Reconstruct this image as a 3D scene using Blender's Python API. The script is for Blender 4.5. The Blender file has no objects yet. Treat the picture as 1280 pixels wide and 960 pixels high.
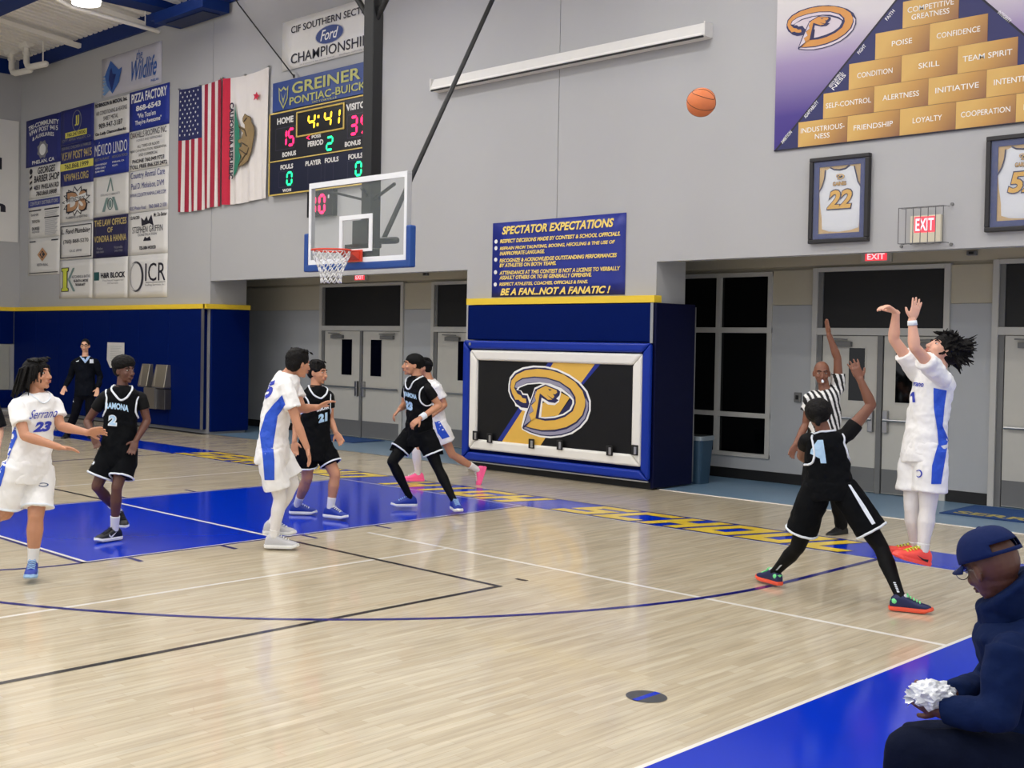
import bpy, bmesh, math, random
from mathutils import Vector, Matrix, noise
from mathutils.geometry import tessellate_polygon
from mathutils.bvhtree import BVHTree
random.seed(7)
sc = bpy.context.scene
COL = sc.collection
V = Vector

# ------------------------------------------------------------------ camera
CAM = V((11.04113, -10.92784, 1.99558)); YAW, PITCH, ROLL, FPX = 0.82279, -0.02168, 0.01573, 1485.1137
PPX, PPY = 640 - 153.838, 480 - 24.692          # principal point (the photograph is a crop)
FW = V((-math.sin(YAW) * math.cos(PITCH), math.cos(YAW) * math.cos(PITCH), math.sin(PITCH)))
_r = V((math.cos(YAW), math.sin(YAW), 0)); _u = _r.cross(FW)
RT = math.cos(ROLL) * _r + math.sin(ROLL) * _u
UP = -math.sin(ROLL) * _r + math.cos(ROLL) * _u
cam = bpy.data.cameras.new('camera'); co = bpy.data.objects.new('camera', cam); COL.objects.link(co)
cam.sensor_width = 36; cam.lens = 36 * FPX / 1280; cam.shift_x = 153.838 / 1280; cam.shift_y = -24.692 / 1280
cam.clip_start = .05
co.matrix_world = Matrix(((RT.x, UP.x, -FW.x, CAM.x), (RT.y, UP.y, -FW.y, CAM.y), (RT.z, UP.z, -FW.z, CAM.z), (0, 0, 0, 1)))
sc.camera = co

# ------------------------------------------------------------------ world, exposure
w = bpy.data.worlds.new('world'); sc.world = w; w.use_nodes = True
w.node_tree.nodes['Background'].inputs[0].default_value = (.93, .95, 1, 1)
w.node_tree.nodes['Background'].inputs[1].default_value = .80
sc.view_settings.view_transform = 'Standard'; sc.view_settings.look = 'None'
sc.view_settings.exposure = 0.0; sc.view_settings.gamma = 1; sc.view_settings.use_curve_mapping = False
LAMP_W = 84
LAMPS = [(x, y, 7.85) for x in (-8.25, -2.6, 3.05, 8.7) for y in (-0.5, -5.1, -9.7, -14.3, -18.9)]

# ------------------------------------------------------------------ materials
def srgb(c):
    return tuple(((v / 255) / 12.92 if v <= 10 else (((v / 255) + .055) / 1.055) ** 2.4) for v in c)
MATS = {}
def mat(name, rgb, rough=.6, metal=0, emit=0, spec=.5, coat=0, noise_amt=0, nscale=8, bump=0, bscale=60, sss=0, sheen=0, trans=0, alpha=1, stretch=None):
    if name in MATS: return MATS[name]
    m = bpy.data.materials.new(name); m.use_nodes = True; nt = m.node_tree; b = nt.nodes['Principled BSDF']
    c = (*srgb(rgb), 1)
    b.inputs['Base Color'].default_value = c; b.inputs['Roughness'].default_value = rough; b.inputs['Metallic'].default_value = metal
    b.inputs['Specular IOR Level'].default_value = spec; b.inputs['Coat Weight'].default_value = coat; b.inputs['Coat Roughness'].default_value = .08
    if sheen: b.inputs['Sheen Weight'].default_value = sheen
    if sss: b.inputs['Subsurface Weight'].default_value = sss; b.inputs['Subsurface Scale'].default_value = .01; b.inputs['Subsurface Radius'].default_value = (1, .4, .25)
    if emit: b.inputs['Emission Color'].default_value = c; b.inputs['Emission Strength'].default_value = emit
    if trans: b.inputs['Transmission Weight'].default_value = trans
    if alpha < 1: b.inputs['Alpha'].default_value = alpha
    tc = nt.nodes.new('ShaderNodeTexCoord'); src = tc.outputs['Object']
    if stretch:
        mp = nt.nodes.new('ShaderNodeMapping'); mp.inputs['Scale'].default_value = stretch; nt.links.new(src, mp.inputs[0]); src = mp.outputs[0]
    n = nt.nodes.new('ShaderNodeTexNoise'); n.inputs['Scale'].default_value = nscale; n.inputs['Detail'].default_value = 4
    nt.links.new(src, n.inputs['Vector'])
    a = noise_amt or .04
    mr = nt.nodes.new('ShaderNodeMapRange'); mr.inputs['To Min'].default_value = 1 - a; mr.inputs['To Max'].default_value = 1 + a
    nt.links.new(n.outputs['Fac'], mr.inputs['Value'])
    mx = nt.nodes.new('ShaderNodeVectorMath'); mx.operation = 'SCALE'; mx.inputs[0].default_value = c[:3]
    nt.links.new(mr.outputs[0], mx.inputs['Scale']); nt.links.new(mx.outputs[0], b.inputs['Base Color'])
    if bump:
        n2 = nt.nodes.new('ShaderNodeTexNoise'); n2.inputs['Scale'].default_value = bscale; n2.inputs['Detail'].default_value = 5; nt.links.new(src, n2.inputs['Vector'])
        bp = nt.nodes.new('ShaderNodeBump'); bp.inputs['Strength'].default_value = bump; bp.inputs['Distance'].default_value = .02
        nt.links.new(n2.outputs['Fac'], bp.inputs['Height']); nt.links.new(bp.outputs[0], b.inputs['Normal'])
    MATS[name] = m; return m

def wood_floor():
    m = bpy.data.materials.new('maple_floor'); m.use_nodes = True; nt = m.node_tree; b = nt.nodes['Principled BSDF']; L = nt.links.new; N = nt.nodes.new
    g = N('ShaderNodeNewGeometry'); sx = N('ShaderNodeSeparateXYZ'); L(g.outputs['Position'], sx.inputs[0])
    cx = N('ShaderNodeCombineXYZ'); L(sx.outputs['Y'], cx.inputs['X']); L(sx.outputs['X'], cx.inputs['Y'])
    br = N('ShaderNodeTexBrick'); L(cx.outputs[0], br.inputs['Vector'])
    br.inputs['Scale'].default_value = 1; br.inputs['Brick Width'].default_value = .62; br.inputs['Row Height'].default_value = .057
    br.inputs['Mortar Size'].default_value = .0012; br.inputs['Mortar Smooth'].default_value = .4
    br.offset = .37; br.offset_frequency = 3; br.squash = 1.35; br.squash_frequency = 2
    br.inputs['Color1'].default_value = (*srgb((210, 198, 172)), 1); br.inputs['Color2'].default_value = (*srgb((197, 183, 155)), 1); br.inputs['Mortar'].default_value = (*srgb((178, 160, 130)), 1)
    mp = N('ShaderNodeMapping'); mp.inputs['Scale'].default_value = (30, 1.6, 1); L(g.outputs['Position'], mp.inputs[0])
    n = N('ShaderNodeTexNoise'); n.inputs['Scale'].default_value = 1.0; n.inputs['Detail'].default_value = 6; L(mp.outputs[0], n.inputs['Vector'])
    mr = N('ShaderNodeMapRange'); mr.inputs['From Min'].default_value = .3; mr.inputs['From Max'].default_value = .7; mr.inputs['To Min'].default_value = .80; mr.inputs['To Max'].default_value = 1.08; L(n.outputs['Fac'], mr.inputs['Value'])
    n3 = N('ShaderNodeTexNoise'); n3.inputs['Scale'].default_value = .8; n3.inputs['Detail'].default_value = 2; L(g.outputs['Position'], n3.inputs['Vector'])
    mr3 = N('ShaderNodeMapRange'); mr3.inputs['To Min'].default_value = .93; mr3.inputs['To Max'].default_value = 1.07; L(n3.outputs['Fac'], mr3.inputs['Value'])
    mu = N('ShaderNodeMath'); mu.operation = 'MULTIPLY'; L(mr.outputs[0], mu.inputs[0]); L(mr3.outputs[0], mu.inputs[1])
    vm = N('ShaderNodeVectorMath'); vm.operation = 'SCALE'; L(br.outputs['Color'], vm.inputs[0]); L(mu.outputs[0], vm.inputs['Scale']); L(vm.outputs[0], b.inputs['Base Color'])
    b.inputs['Roughness'].default_value = .26; b.inputs['Specular IOR Level'].default_value = .45; b.inputs['Coat Weight'].default_value = .5; b.inputs['Coat Roughness'].default_value = .07
    bp = N('ShaderNodeBump'); bp.inputs['Strength'].default_value = .05; bp.inputs['Distance'].default_value = .004; L(br.outputs['Fac'], bp.inputs['Height']); bp.invert = True; L(bp.outputs[0], b.inputs['Normal'])
    return m

WHITE_WALL = mat('white_wall_paint', (174, 174, 175), .8, spec=.2, noise_amt=.03, nscale=.7, bump=.05, bscale=90)
BEIGE = mat('beige_wall_paint', (188, 181, 162), .8, spec=.2, noise_amt=.03, nscale=2)
GREYW = mat('grey_wall_paint', (176, 178, 180), .8, spec=.2, noise_amt=.03, nscale=2)
FRAME = mat('door_frame_paint', (190, 188, 182), .5)
DOORP = mat('door_leaf_paint', (196, 193, 184), .5)
KICK = mat('grey_kick_plate', (112, 112, 111), .55)
BLACK = mat('black_rubber', (12, 12, 13), .6)
GLASSD = mat('dark_night_glass', (5, 6, 7), .04, spec=.45)
CHROME = mat('brushed_metal', (170, 170, 170), .3, metal=.9)
STEEL = mat('stainless_steel', (176, 168, 150), .32, metal=.85, noise_amt=.1, nscale=3)
NAVYPAD = mat('navy_vinyl_pad', (1, 22, 84), .5, spec=.05, noise_amt=.06, nscale=2, bump=.05, bscale=6)
BLUEPAD = mat('blue_vinyl_roll', (6, 44, 150), .35, spec=.3, noise_amt=.06, nscale=3)
WHITEPAD = mat('white_vinyl_roll', (232, 230, 224), .38)
BLACKPAD = mat('black_vinyl_pad', (9, 10, 13), .5, spec=.3, bump=.04, bscale=20)
YELLOW = mat('yellow_trim_paint', (232, 198, 52), .45)
BEAM = mat('blue_beam_paint', (8, 40, 104), .5, spec=.2)
DECK = mat('white_metal_deck', (238, 234, 226), .6)
PIPEW = mat('white_pipe_paint', (238, 234, 224), .5)
BLUEFLOOR = mat('blue_grey_floor_paint', (112, 142, 168), .28, spec=.5, noise_amt=.06, nscale=2)
COURTBLUE = mat('court_blue_paint', (0, 45, 184), .13, spec=.16, coat=0, noise_amt=.05, nscale=1.5)
NAVYLINE = mat('navy_line_paint', (24, 26, 120), .2, spec=.3, coat=.3)
WHITELINE = mat('white_line_paint', (236, 232, 224), .25, coat=.3)
BLACKLINE = mat('black_line_paint', (24, 20, 24), .25, coat=.3)
YELLOWPAINT = mat('yellow_floor_lettering', (240, 206, 62), .25, coat=.3)
LAMPEM = mat('lamp_glow', (255, 250, 240), .5, emit=9)

# ------------------------------------------------------------------ mesh helpers
ORG = {}
def tag(o, label=None, cat=None, group=None, kind=None):
    if label: o['label'] = label
    if cat: o['category'] = cat
    if group: o['group'] = group
    if kind: o['kind'] = kind
    return o
def thing(name, label, cat, loc, group=None):
    o = bpy.data.objects.new(name, None); COL.objects.link(o); o.location = loc; o.empty_display_size = .1
    ORG[o.name] = V(loc); return tag(o, label, cat, group)
class MB:
    def __init__(s): s.v = []; s.f = []; s.mi = []; s.m = 0
    def add(s, vs, fs):
        k = len(s.v); s.v += [V(p) for p in vs]; s.f += [tuple(i + k for i in f) for f in fs]; s.mi += [s.m] * len(fs); return s
    def box(s, x0, x1, y0, y1, z0, z1):
        vs = [(x, y, z) for x in (x0, x1) for y in (y0, y1) for z in (z0, z1)]
        return s.add(vs, [(0, 1, 3, 2), (4, 6, 7, 5), (0, 4, 5, 1), (2, 3, 7, 6), (0, 2, 6, 4), (1, 5, 7, 3)])
    def bar(s, a, b, wx, wz, up=V((0, 0, 1))):       # rectangular bar from a to b
        a = V(a); b = V(b); d = (b - a).normalized(); sd = d.cross(up)
        if sd.length < .01: sd = d.cross(V((0, 1, 0)))
        sd.normalize(); u2 = sd.cross(d)
        vs = [p + sd * i * wx / 2 + u2 * j * wz / 2 for p in (a, b) for i in (-1, 1) for j in (-1, 1)]
        return s.add(vs, [(0, 1, 3, 2), (4, 6, 7, 5), (0, 4, 5, 1), (2, 3, 7, 6), (0, 2, 6, 4), (1, 5, 7, 3)])
    def tube(s, pts, rad, n=10, round_ends=True, flat=1.0, flatdir=None, closed=False):
        pts = [V(p) for p in pts]; N = len(pts)
        if not hasattr(rad, '__len__'): rad = [rad] * N
        rings = []; prev = None
        P = list(pts); R = list(rad); T = []
        for i in range(N):
            if closed: d = pts[(i + 1) % N] - pts[i - 1]
            else: d = (pts[min(i + 1, N - 1)] - pts[max(i - 1, 0)])
            T.append(d.normalized() if d.length > 1e-9 else V((0, 0, 1)))
        if round_ends and not closed:
            P = [pts[0] - T[0] * rad[0] * .98, pts[0] - T[0] * rad[0] * .7] + P + [pts[-1] + T[-1] * rad[-1] * .7, pts[-1] + T[-1] * rad[-1] * .98]
            R = [rad[0] * .2, rad[0] * .71] + R + [rad[-1] * .71, rad[-1] * .2]; T = [T[0]] * 2 + T + [T[-1]] * 2
        vs = []
        for p, r, t in zip(P, R, T):
            if flatdir is not None: a = V(flatdir) - t * V(flatdir).dot(t)
            elif prev is None: a = t.orthogonal()
            else: a = prev - t * prev.dot(t)
            if a.length < 1e-6: a = t.orthogonal()
            a.normalize(); prev = a; b = t.cross(a)
            for k in range(n):
                an = 2 * math.pi * k / n; vs.append(p + a * (math.cos(an) * r * flat) + b * (math.sin(an) * r))
        M = len(P); fs = []
        for i in range(M if closed else M - 1):
            for k in range(n):
                j = (i + 1) % M
                fs.append((i * n + k, i * n + (k + 1) % n, j * n + (k + 1) % n, j * n + k))
        if not closed: fs.append(tuple(range(n))[::-1]); fs.append(tuple((M - 1) * n + k for k in range(n)))
        return s.add(vs, fs)
    def ell(s, c, ax, ay, az, n=14, m=9):            # ellipsoid from three half-axis vectors
        c = V(c); vs = [c + az]
        for i in range(1, m):
            t = math.pi * i / m
            for k in range(n):
                p = 2 * math.pi * k / n; vs.append(c + az * math.cos(t) + (ax * math.cos(p) + ay * math.sin(p)) * math.sin(t))
        vs.append(c - az); fs = [(0, 1 + k, 1 + (k + 1) % n) for k in range(n)]
        for i in range(m - 2):
            for k in range(n):
                a = 1 + i * n; b = a + n; fs.append((a + k, b + k, b + (k + 1) % n, a + (k + 1) % n))
        a = 1 + (m - 2) * n; fs += [(a + k, len(vs) - 1, a + (k + 1) % n) for k in range(n)]
        return s.add(vs, fs)
    def loft(s, secs, n=20, e=2.4, cap=True):        # sections: (centre, half-width vector, half-depth vector)
        vs = []
        for c, a, b in secs:
            for k in range(n):
                t = 2 * math.pi * k / n; x = math.copysign(abs(math.cos(t)) ** (2 / e), math.cos(t)); y = math.copysign(abs(math.sin(t)) ** (2 / e), math.sin(t))
                vs.append(V(c) + V(a) * x + V(b) * y)
        fs = [(i * n + k, i * n + (k + 1) % n, (i + 1) * n + (k + 1) % n, (i + 1) * n + k) for i in range(len(secs) - 1) for k in range(n)]
        if cap: fs.append(tuple(range(n))[::-1]); fs.append(tuple((len(secs) - 1) * n + k for k in range(n)))
        return s.add(vs, fs)
    def poly(s, pts2, fr, off=0.0):                  # filled polygon in a frame (o, ex, ey, n)
        o, ex, ey, nn = fr; tri = tessellate_polygon([[V((x, y, 0)) for x, y in pts2]])
        return s.add([o + ex * x + ey * y + nn * off for x, y in pts2], tri)
    def text(s, body, fr, x0, x1, y0, y1, off=0.0, bold=0, shear=0, arch=0, keep=False):
        vs, fs = text2d(body, bold, shear)
        if not vs: return s
        ax = min(p[0] for p in vs); bx = max(p[0] for p in vs); ay = min(p[1] for p in vs); by = max(p[1] for p in vs)
        o, ex, ey, nn = fr; out = []
        for p in vs:
            u = (p[0] - ax) / max(bx - ax, 1e-6); v = (p[1] - ay) / max(by - ay, 1e-6)
            x = x0 + (x1 - x0) * u; y = y0 + (y1 - y0) * v + arch * (1 - (2 * u - 1) ** 2)
            out.append(o + ex * x + ey * y + nn * off)
        return s.add(out, fs)
    def mesh(s, name, o=V((0, 0, 0))):
        me = bpy.data.meshes.new(name); me.from_pydata([tuple(p - o) for p in s.v], [], s.f)
        if any(s.mi): me.polygons.foreach_set('material_index', s.mi)
        me.update(); return me
    def build(s, name, m, parent=None, smooth=False, bevel=0, kind=None, label=None, cat=None, group=None, seg=2):
        if parent: o = ORG[parent.name]
        else:
            xs = [p.x for p in s.v]; ys = [p.y for p in s.v]; zs = [p.z for p in s.v]
            o = V(((min(xs) + max(xs)) / 2, (min(ys) + max(ys)) / 2, min(zs)))
        me = s.mesh(name, o)
        for mm in (m if isinstance(m, (list, tuple)) else [m]): me.materials.append(mm)
        if smooth: me.shade_smooth()
        ob = bpy.data.objects.new(name, me); COL.objects.link(ob); ORG[ob.name] = o
        if parent: ob.parent = parent
        if not parent or parent.type == 'EMPTY': pass
        if not parent: ob.location = o
        if bevel:
            bv = ob.modifiers.new('bevel', 'BEVEL'); bv.width = bevel; bv.segments = seg; bv.limit_method = 'ANGLE'
        return tag(ob, label, cat, group, kind)
_TC = {}
def text2d(body, bold=0, shear=0):
    key = (body, bold, shear)
    if key in _TC: return _TC[key]
    cu = bpy.data.curves.new('t', 'FONT'); cu.body = body; cu.resolution_u = 3; cu.offset = bold; cu.shear = shear
    ob = bpy.data.objects.new('t', cu); me = ob.to_mesh()
    vs = [tuple(v.co) for v in me.vertices]; fs = [tuple(p.vertices) for p in me.polygons]
    ob.to_mesh_clear(); bpy.data.objects.remove(ob); bpy.data.curves.remove(cu)
    _TC[key] = (vs, fs); return _TC[key]
def wallframe(y): return (V((0, y, 0)), V((1, 0, 0)), V((0, 0, 1)), V((0, -1, 0)))
FLOORFR = (V((0, 0, 0)), V((1, 0, 0)), V((0, 1, 0)), V((0, 0, 1)))
def B(*a): return MB().box(*a)
# ================================================================== THE SETTING
WY = 2.761                      # face of the white front wall
BY = 4.85                       # back wall of the recess behind it
floor = B(-17.7, 12.5, -15, WY, -.1, 0).build('floor', wood_floor(), kind='structure')
fr2 = B(-17.7, 12.5, WY, BY + .1, -.1, 0).build('floor_recess', BLUEFLOOR, kind='structure')
B(-17.7, -9.02, WY - .17, WY, 0, .004).build('threshold', BLACK, fr2)
B(-9.0, -1.95, WY - .02, WY + .02, 0, .006).build('threshold', CHROME, fr2)
B(1.75, 12.5, WY - .02, WY + .02, 0, .006).build('threshold', WHITELINE, fr2)

# ---- paint on the floor
def fl(name, m, polys, h, label=None):
    mb = MB()
    for p in polys: mb.poly(p, FLOORFR, h)
    return mb.build(name, m, floor, label=label)
def rect(x0, x1, y0, y1): return [(x0, y0), (x1, y0), (x1, y1), (x0, y1)]
def arcstrip(cx, cy, r, w_, a0, a1, n=80):
    out = []
    for i in range(n):
        t0 = a0 + (a1 - a0) * i / n; t1 = a0 + (a1 - a0) * (i + 1) / n
        out.append([(cx + (r - w_) * math.cos(t0), cy + (r - w_) * math.sin(t0)), (cx + r * math.cos(t0), cy + r * math.sin(t0)), (cx + r * math.cos(t1), cy + r * math.sin(t1)), (cx + (r - w_) * math.cos(t1), cy + (r - w_) * math.sin(t1))])
    return out
HW, KL = 1.717, 5.877
fl('key_paint', COURTBLUE, [rect(-HW + .05, HW - .05, -KL + .05, 0)], .0012)
fl('key_white_edge', WHITELINE, [rect(-HW + .04, -HW + .062, -KL + .05, 0), rect(HW - .062, HW - .04, -KL + .05, 0), rect(-HW + .05, HW - .05, -KL + .045, -KL + .085)], .0016)
fl('key_border', NAVYLINE, [rect(-HW, -HW + .04, -KL, 0), rect(HW - .04, HW, -KL, 0), rect(-HW, HW, -KL, -KL + .045)], .0018)
fl('lane_mark', NAVYLINE, [rect(s * 1.72 if s > 0 else -1.95, 1.95 if s > 0 else -1.72, y - .025, y + .025) for s in (-1, 1) for y in (-5.42, -4.41, -3.43, -2.43)], .0014)
fl('free_throw_circle', NAVYLINE, arcstrip(0, -KL, HW, .05, math.pi, 2 * math.pi, 48), .0016)
c3 = -1.662
fl('three_point_line', NAVYLINE, arcstrip(0, c3, 6.07, .055, math.pi, 2 * math.pi, 120) + [rect(6.015, 6.07, c3, 0), rect(-6.07, -6.015, c3, 0)], .0022)
fl('baseline_band', COURTBLUE, [rect(-11.4, 12.4, 0.0, .843)], .0013)
fl('baseline_band_border', BLACKLINE, [rect(-6.3, 6.05, .0, .018), rect(-6.3, 6.05, .822, .843)], .0018)
fl('baseline_white_edge', WHITELINE, [rect(-11.4, 12.4, -.022, 0)], .0017)
fl('sideline_paint', COURTBLUE, [rect(7.818, 10.6, -15, -.0)], .0012)
fl('sideline_white_edge', WHITELINE, [rect(7.79, 7.818, -15, 0)], .0016)
fl('volleyball_line', WHITELINE, [rect(2.0, 7.79, -2.82, -2.77), rect(3.13, 3.17, -15, -2.82), rect(-3.2, -3.16, -15, -.3)], .0015)
fl('practice_line', BLACKLINE, [rect(-3.2, -HW, -3.75, -3.70), rect(HW, 4.66, -3.75, -3.70), rect(4.61, 4.66, -15, -3.75), rect(4.52, 4.64, -3.41, -3.36)], .0019)
fl('practice_line_white', WHITELINE, [rect(-HW, HW, -3.75, -3.70)], .0021)
tb = MB(); ty = MB()
def block(mb, ch, x0, x1, y0, y1, grow, h):          # squared-off painted capitals leaning right
    W_ = x1 - x0; H_ = y1 - y0; sx_, sy_ = .33, .25
    Rr = {'l': (0, sx_, 0, 1), 'r': (1 - sx_, 1, 0, 1), 't': (0, 1, 1 - sy_, 1), 'b': (0, 1, 0, sy_), 'm': (0, 1, .5 - sy_ / 2, .5 + sy_ / 2), 'lu': (0, sx_, .5, 1), 'ld': (0, sx_, 0, .5), 'ru': (1 - sx_, 1, .5, 1), 'rd': (1 - sx_, 1, 0, .5), 'c': (.5 - sx_ / 2, .5 + sx_ / 2, 0, 1), 'g': (.55, 1, .36, .36 + sy_ * .8)}
    LT = {'S': 't lu m rd b', 'E': 'l t m b', 'R': 'l t m ru', 'A': 'l r t m', 'N': 'l r', 'O': 'l r t b', 'H': 'l r m', 'I': 'c', 'G': 'l t b rd g', 'C': 'l t b', 'L': 'l b'}
    quads = [[(Rr[k][0], Rr[k][2]), (Rr[k][1], Rr[k][2]), (Rr[k][1], Rr[k][3]), (Rr[k][0], Rr[k][3])] for k in LT[ch].split()]
    if ch == 'N': quads.append([(0, 1), (sx_, 1), (1, 0), (1 - sx_, 0)])
    if ch == 'R': quads.append([(.36, .5), (.36 + sx_, .5), (1.02, 0), (1.02 - sx_, 0)])
    for q in quads:
        cx_ = sum(p[0] for p in q) / 4; cy_ = sum(p[1] for p in q) / 4
        P_ = []
        for u, v_ in q:
            x = x0 + W_ * u + (grow if u > cx_ else -grow) * 1.5; y = y0 + H_ * v_ + (grow if v_ > cy_ else -grow)
            P_.append((x + (y - y0) * .36, y))
        mb.poly(P_, FLOORFR, h + .0001 * quads.index(q))
for s, a, b in (('SERRANO', -6.12, -1.40), ('HIGH', -1.00, 1.68), ('SCHOOL', 2.05, 6.0)):
    n_ = len(s); wd = (b - a - .30) / n_
    for q, ch in enumerate(s):
        x0_ = a + wd * q; block(tb, ch, x0_, x0_ + wd * .87, .055, .785, .012, .0020); block(ty, ch, x0_, x0_ + wd * .87, .055, .785, 0, .0030)
tb.build('lettering_outline', BLACKLINE, floor); ty.build('lettering', YELLOWPAINT, floor)
fl('floor_socket_cover', mat('grey_socket_metal', (78, 80, 84), .35, metal=.3), [[(7.171 + .115 * math.cos(t * math.pi / 16), -5.317 + .115 * math.sin(t * math.pi / 16)) for t in range(32)]], .003)
fl('floor_socket_stripe', COURTBLUE, [rect(7.151, 7.191, -5.43, -5.205)], .0038)
# faint long scuffs on the boards
sf = MB()
for i in range(26):
    x = random.uniform(3, 8); y = random.uniform(-9, -4.5); a = random.uniform(-.6, .9); l = random.uniform(.04, .16)
    d = V((math.cos(a), math.sin(a), 0)) * l; q = V((-d.y, d.x, 0)).normalized() * .0025
    p = V((x, y, .0009)); sf.add([p, p + d - q, p + d * 1.1, p + q], [(0, 1, 2, 3)])
sf.build('scuff_marks', mat('scuff_brown', (140, 118, 92), .5), floor, kind='stuff')

# ---- front wall: tilt-up panels with recessed joints
XR = 12.5
wf = thing('wall_front', None, None, (-2, WY, 0)); wf['kind'] = 'structure'
ZT = 9.1; HB = 3.10; G = .006
def wp(*a): B(*a).build('wall_panel', WHITE_WALL, wf)
wp(-17.7, -9.05 - G, WY, WY + .9, 0, ZT)
wp(-9.05 + G, -.136 - G, WY, WY + .2, HB, ZT); wp(-.136 + G, XR, WY, WY + .2, HB, ZT)
B(-17.7, XR, WY + .03, WY + .19, 3.3, ZT).build('joint_backing', mat('joint_filler', (120, 116, 110), .9), wf)
B(-1.925, 1.62, WY + .001, WY + .7, 0, 3.6).build('wall_panel', WHITE_WALL, wf)
# ---- wall behind the recess
wb = thing('wall_back', None, None, (-2, BY, 0)); wb['kind'] = 'structure'
OPEN = [(-8.08, -5.55, 0, 3.09), (-4.79, -2.3, 0, 3.07), (.42, 2.19, .36, 3.05), (2.815, 4.70, 0, 3.08), (5.222, 7.1, 0, 3.1)]
def strip(z0, z1, m, name):
    x = -17.7
    for a, b, zz0, zz1 in OPEN:
        if zz0 >= z1 or zz1 <= z0: continue
        B(x, a, BY, BY + .1, z0, z1).build(name, m, wb); x = b
    B(x, XR, BY, BY + .1, z0, z1).build(name, m, wb)
strip(0, .36, GREYW, 'wall_panel'); strip(.36, 2.56, GREYW, 'wall_panel'); strip(2.565, 3.06, BEIGE, 'upper_wall_panel')
B(-17.7, XR, BY, BY + .1, 3.11, 3.62).build('upper_wall_panel', BEIGE, wb)
B(-17.7, XR, BY + .06, BY + .1, 3.05, 3.12).build('upper_wall_panel', BEIGE, wb)
B(-17.7, XR, BY + .1, BY + .16, 0, 3.6).build('wall_backing', BLACK, wb)
x = -17.7
for k, (a, b, z0, z1) in enumerate(OPEN):
    if z0 > 0: continue
    B(x, a, BY - .015, BY, 0, .15).build('baseboard_recess', BLACK, kind='structure'); x = b
B(x, XR, BY - .015, BY, 0, .15).build('baseboard_recess', BLACK, kind='structure')
B(-17.7, XR, WY + .2, BY + .1, 3.6, 3.7).build('ceiling_recess', BEIGE, kind='structure')
wl = B(-17.9, -17.6, -15, WY, 0, ZT).build('wall_left', WHITE_WALL, kind='structure')
B(-17.6, -17.56, -15, WY - .3, 8.5, 8.86).build('trim_4', BEAM, kind='structure')

BMY = -.63
# ---- ceiling: corrugated deck falling towards the wall, beams, pipes
ce = thing('ceiling', None, None, (-4, -3, 8.9)); ce['kind'] = 'structure'
mb = MB(); x = -17.9; k = 0; SL = .10
def zc(y): return 8.88 + (WY - y) * SL
prof = []
while x < 12.5:
    prof += [(x, 0), (x + .13, 0), (x + .15, .05), (x + .21, .05)]; x += .23
vs = []; 
for (px, h) in prof: vs += [(px, WY + .1, zc(WY + .1) + h), (px, -15, zc(-15) + h)]
mb.add(vs, [(2 * i, 2 * i + 2, 2 * i + 3, 2 * i + 1) for i in range(len(prof) - 1)])
mb.build('metal_deck', DECK, ce)
B(-17.7, XR, WY - .06, WY + .3, 8.57, 8.95).build('edge_beam', BEAM, ce)
for xb in (-14.45, -11.65, -8.6, -5.5, -2.4, .7, 3.8, 6.9, 10):
    MB().bar((xb, WY - .06, zc(WY) - .16), (xb, -15, zc(-15) - .06), .13, .10).build('purlin', PIPEW, ce)
for xb in (-10.65, -2.9, 4.9): B(xb - .25, xb + .25, -15, WY - .06, 8.78, 9.3).build('roof_beam', BEAM, ce)
B(-17.6, XR, BMY - .45, BMY, 8.2, 9.0).build('roof_beam', BEAM, ce)
hv = thing('duct_box', 'blue box-shaped duct hanging at the top of the wall beside the blue beam', 'duct', (-9.4, 2.35, 8.3))
B(-10.15, -8.4, 2.05, 2.69, 8.34, 8.56).build('duct_body', BEAM, hv, bevel=.015)
B(-9.95, -8.6, 2.2, 2.6, 8.32, 8.34).build('grille', mat('dark_blue_grille', (12, 30, 74), .5), hv)
B(-10.3, -10.15, 2.05, 2.69, 8.42, 8.56).build('duct_collar', BEAM, hv)
cp = thing('conduit_pipe', 'white conduit pipe hung under the deck beside the round lamp', 'pipe', (-11, 1.5, 8.4))
MB().tube([(-10.9, .3, 8.62), (-10.88, .6, 8.52), (-10.9, 2.62, 8.42)], .045, 10).build('pipe', PIPEW, cp, smooth=True)
for y in (1.2, 2.3): MB().tube([(-10.9, y, 8.47), (-10.9, y, 8.95)], .012, 6).build('hanger', PIPEW, cp)
for (xo, yo, lab) in ((-16.65, 2.2, 'white elbow pipe hanging at the wall corner, the left of the pair'), (-15.75, 2.15, 'white elbow pipe hanging near the wall corner, the right of the pair')):
    t = thing('elbow_pipe', lab, 'pipe', (xo, yo, 8.3), 'white elbow pipes under the deck')
    MB().tube([(xo - .3, yo, 8.93), (xo - .3, yo, 8.50), (xo - .22, yo, 8.40), (xo - .1, yo, 8.36), (xo + .5, yo + .1, 8.36)], .075, 12).build('pipe', PIPEW, t, smooth=True)
    MB().tube([(xo - .32, yo, 8.70), (xo - .28, yo, 8.74)], .10, 12, False).build('flange', PIPEW, t, smooth=True)
    MB().tube([(xo - .5, yo, 8.94), (xo - .1, yo, 8.96)], .12, 8, False).build('bracket', PIPEW, t)
    MB().tube([(xo + .35, yo + .1, 8.4), (xo + .35, yo + .1, 8.95)], .018, 6).build('hanger_rod', PIPEW, t)

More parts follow.
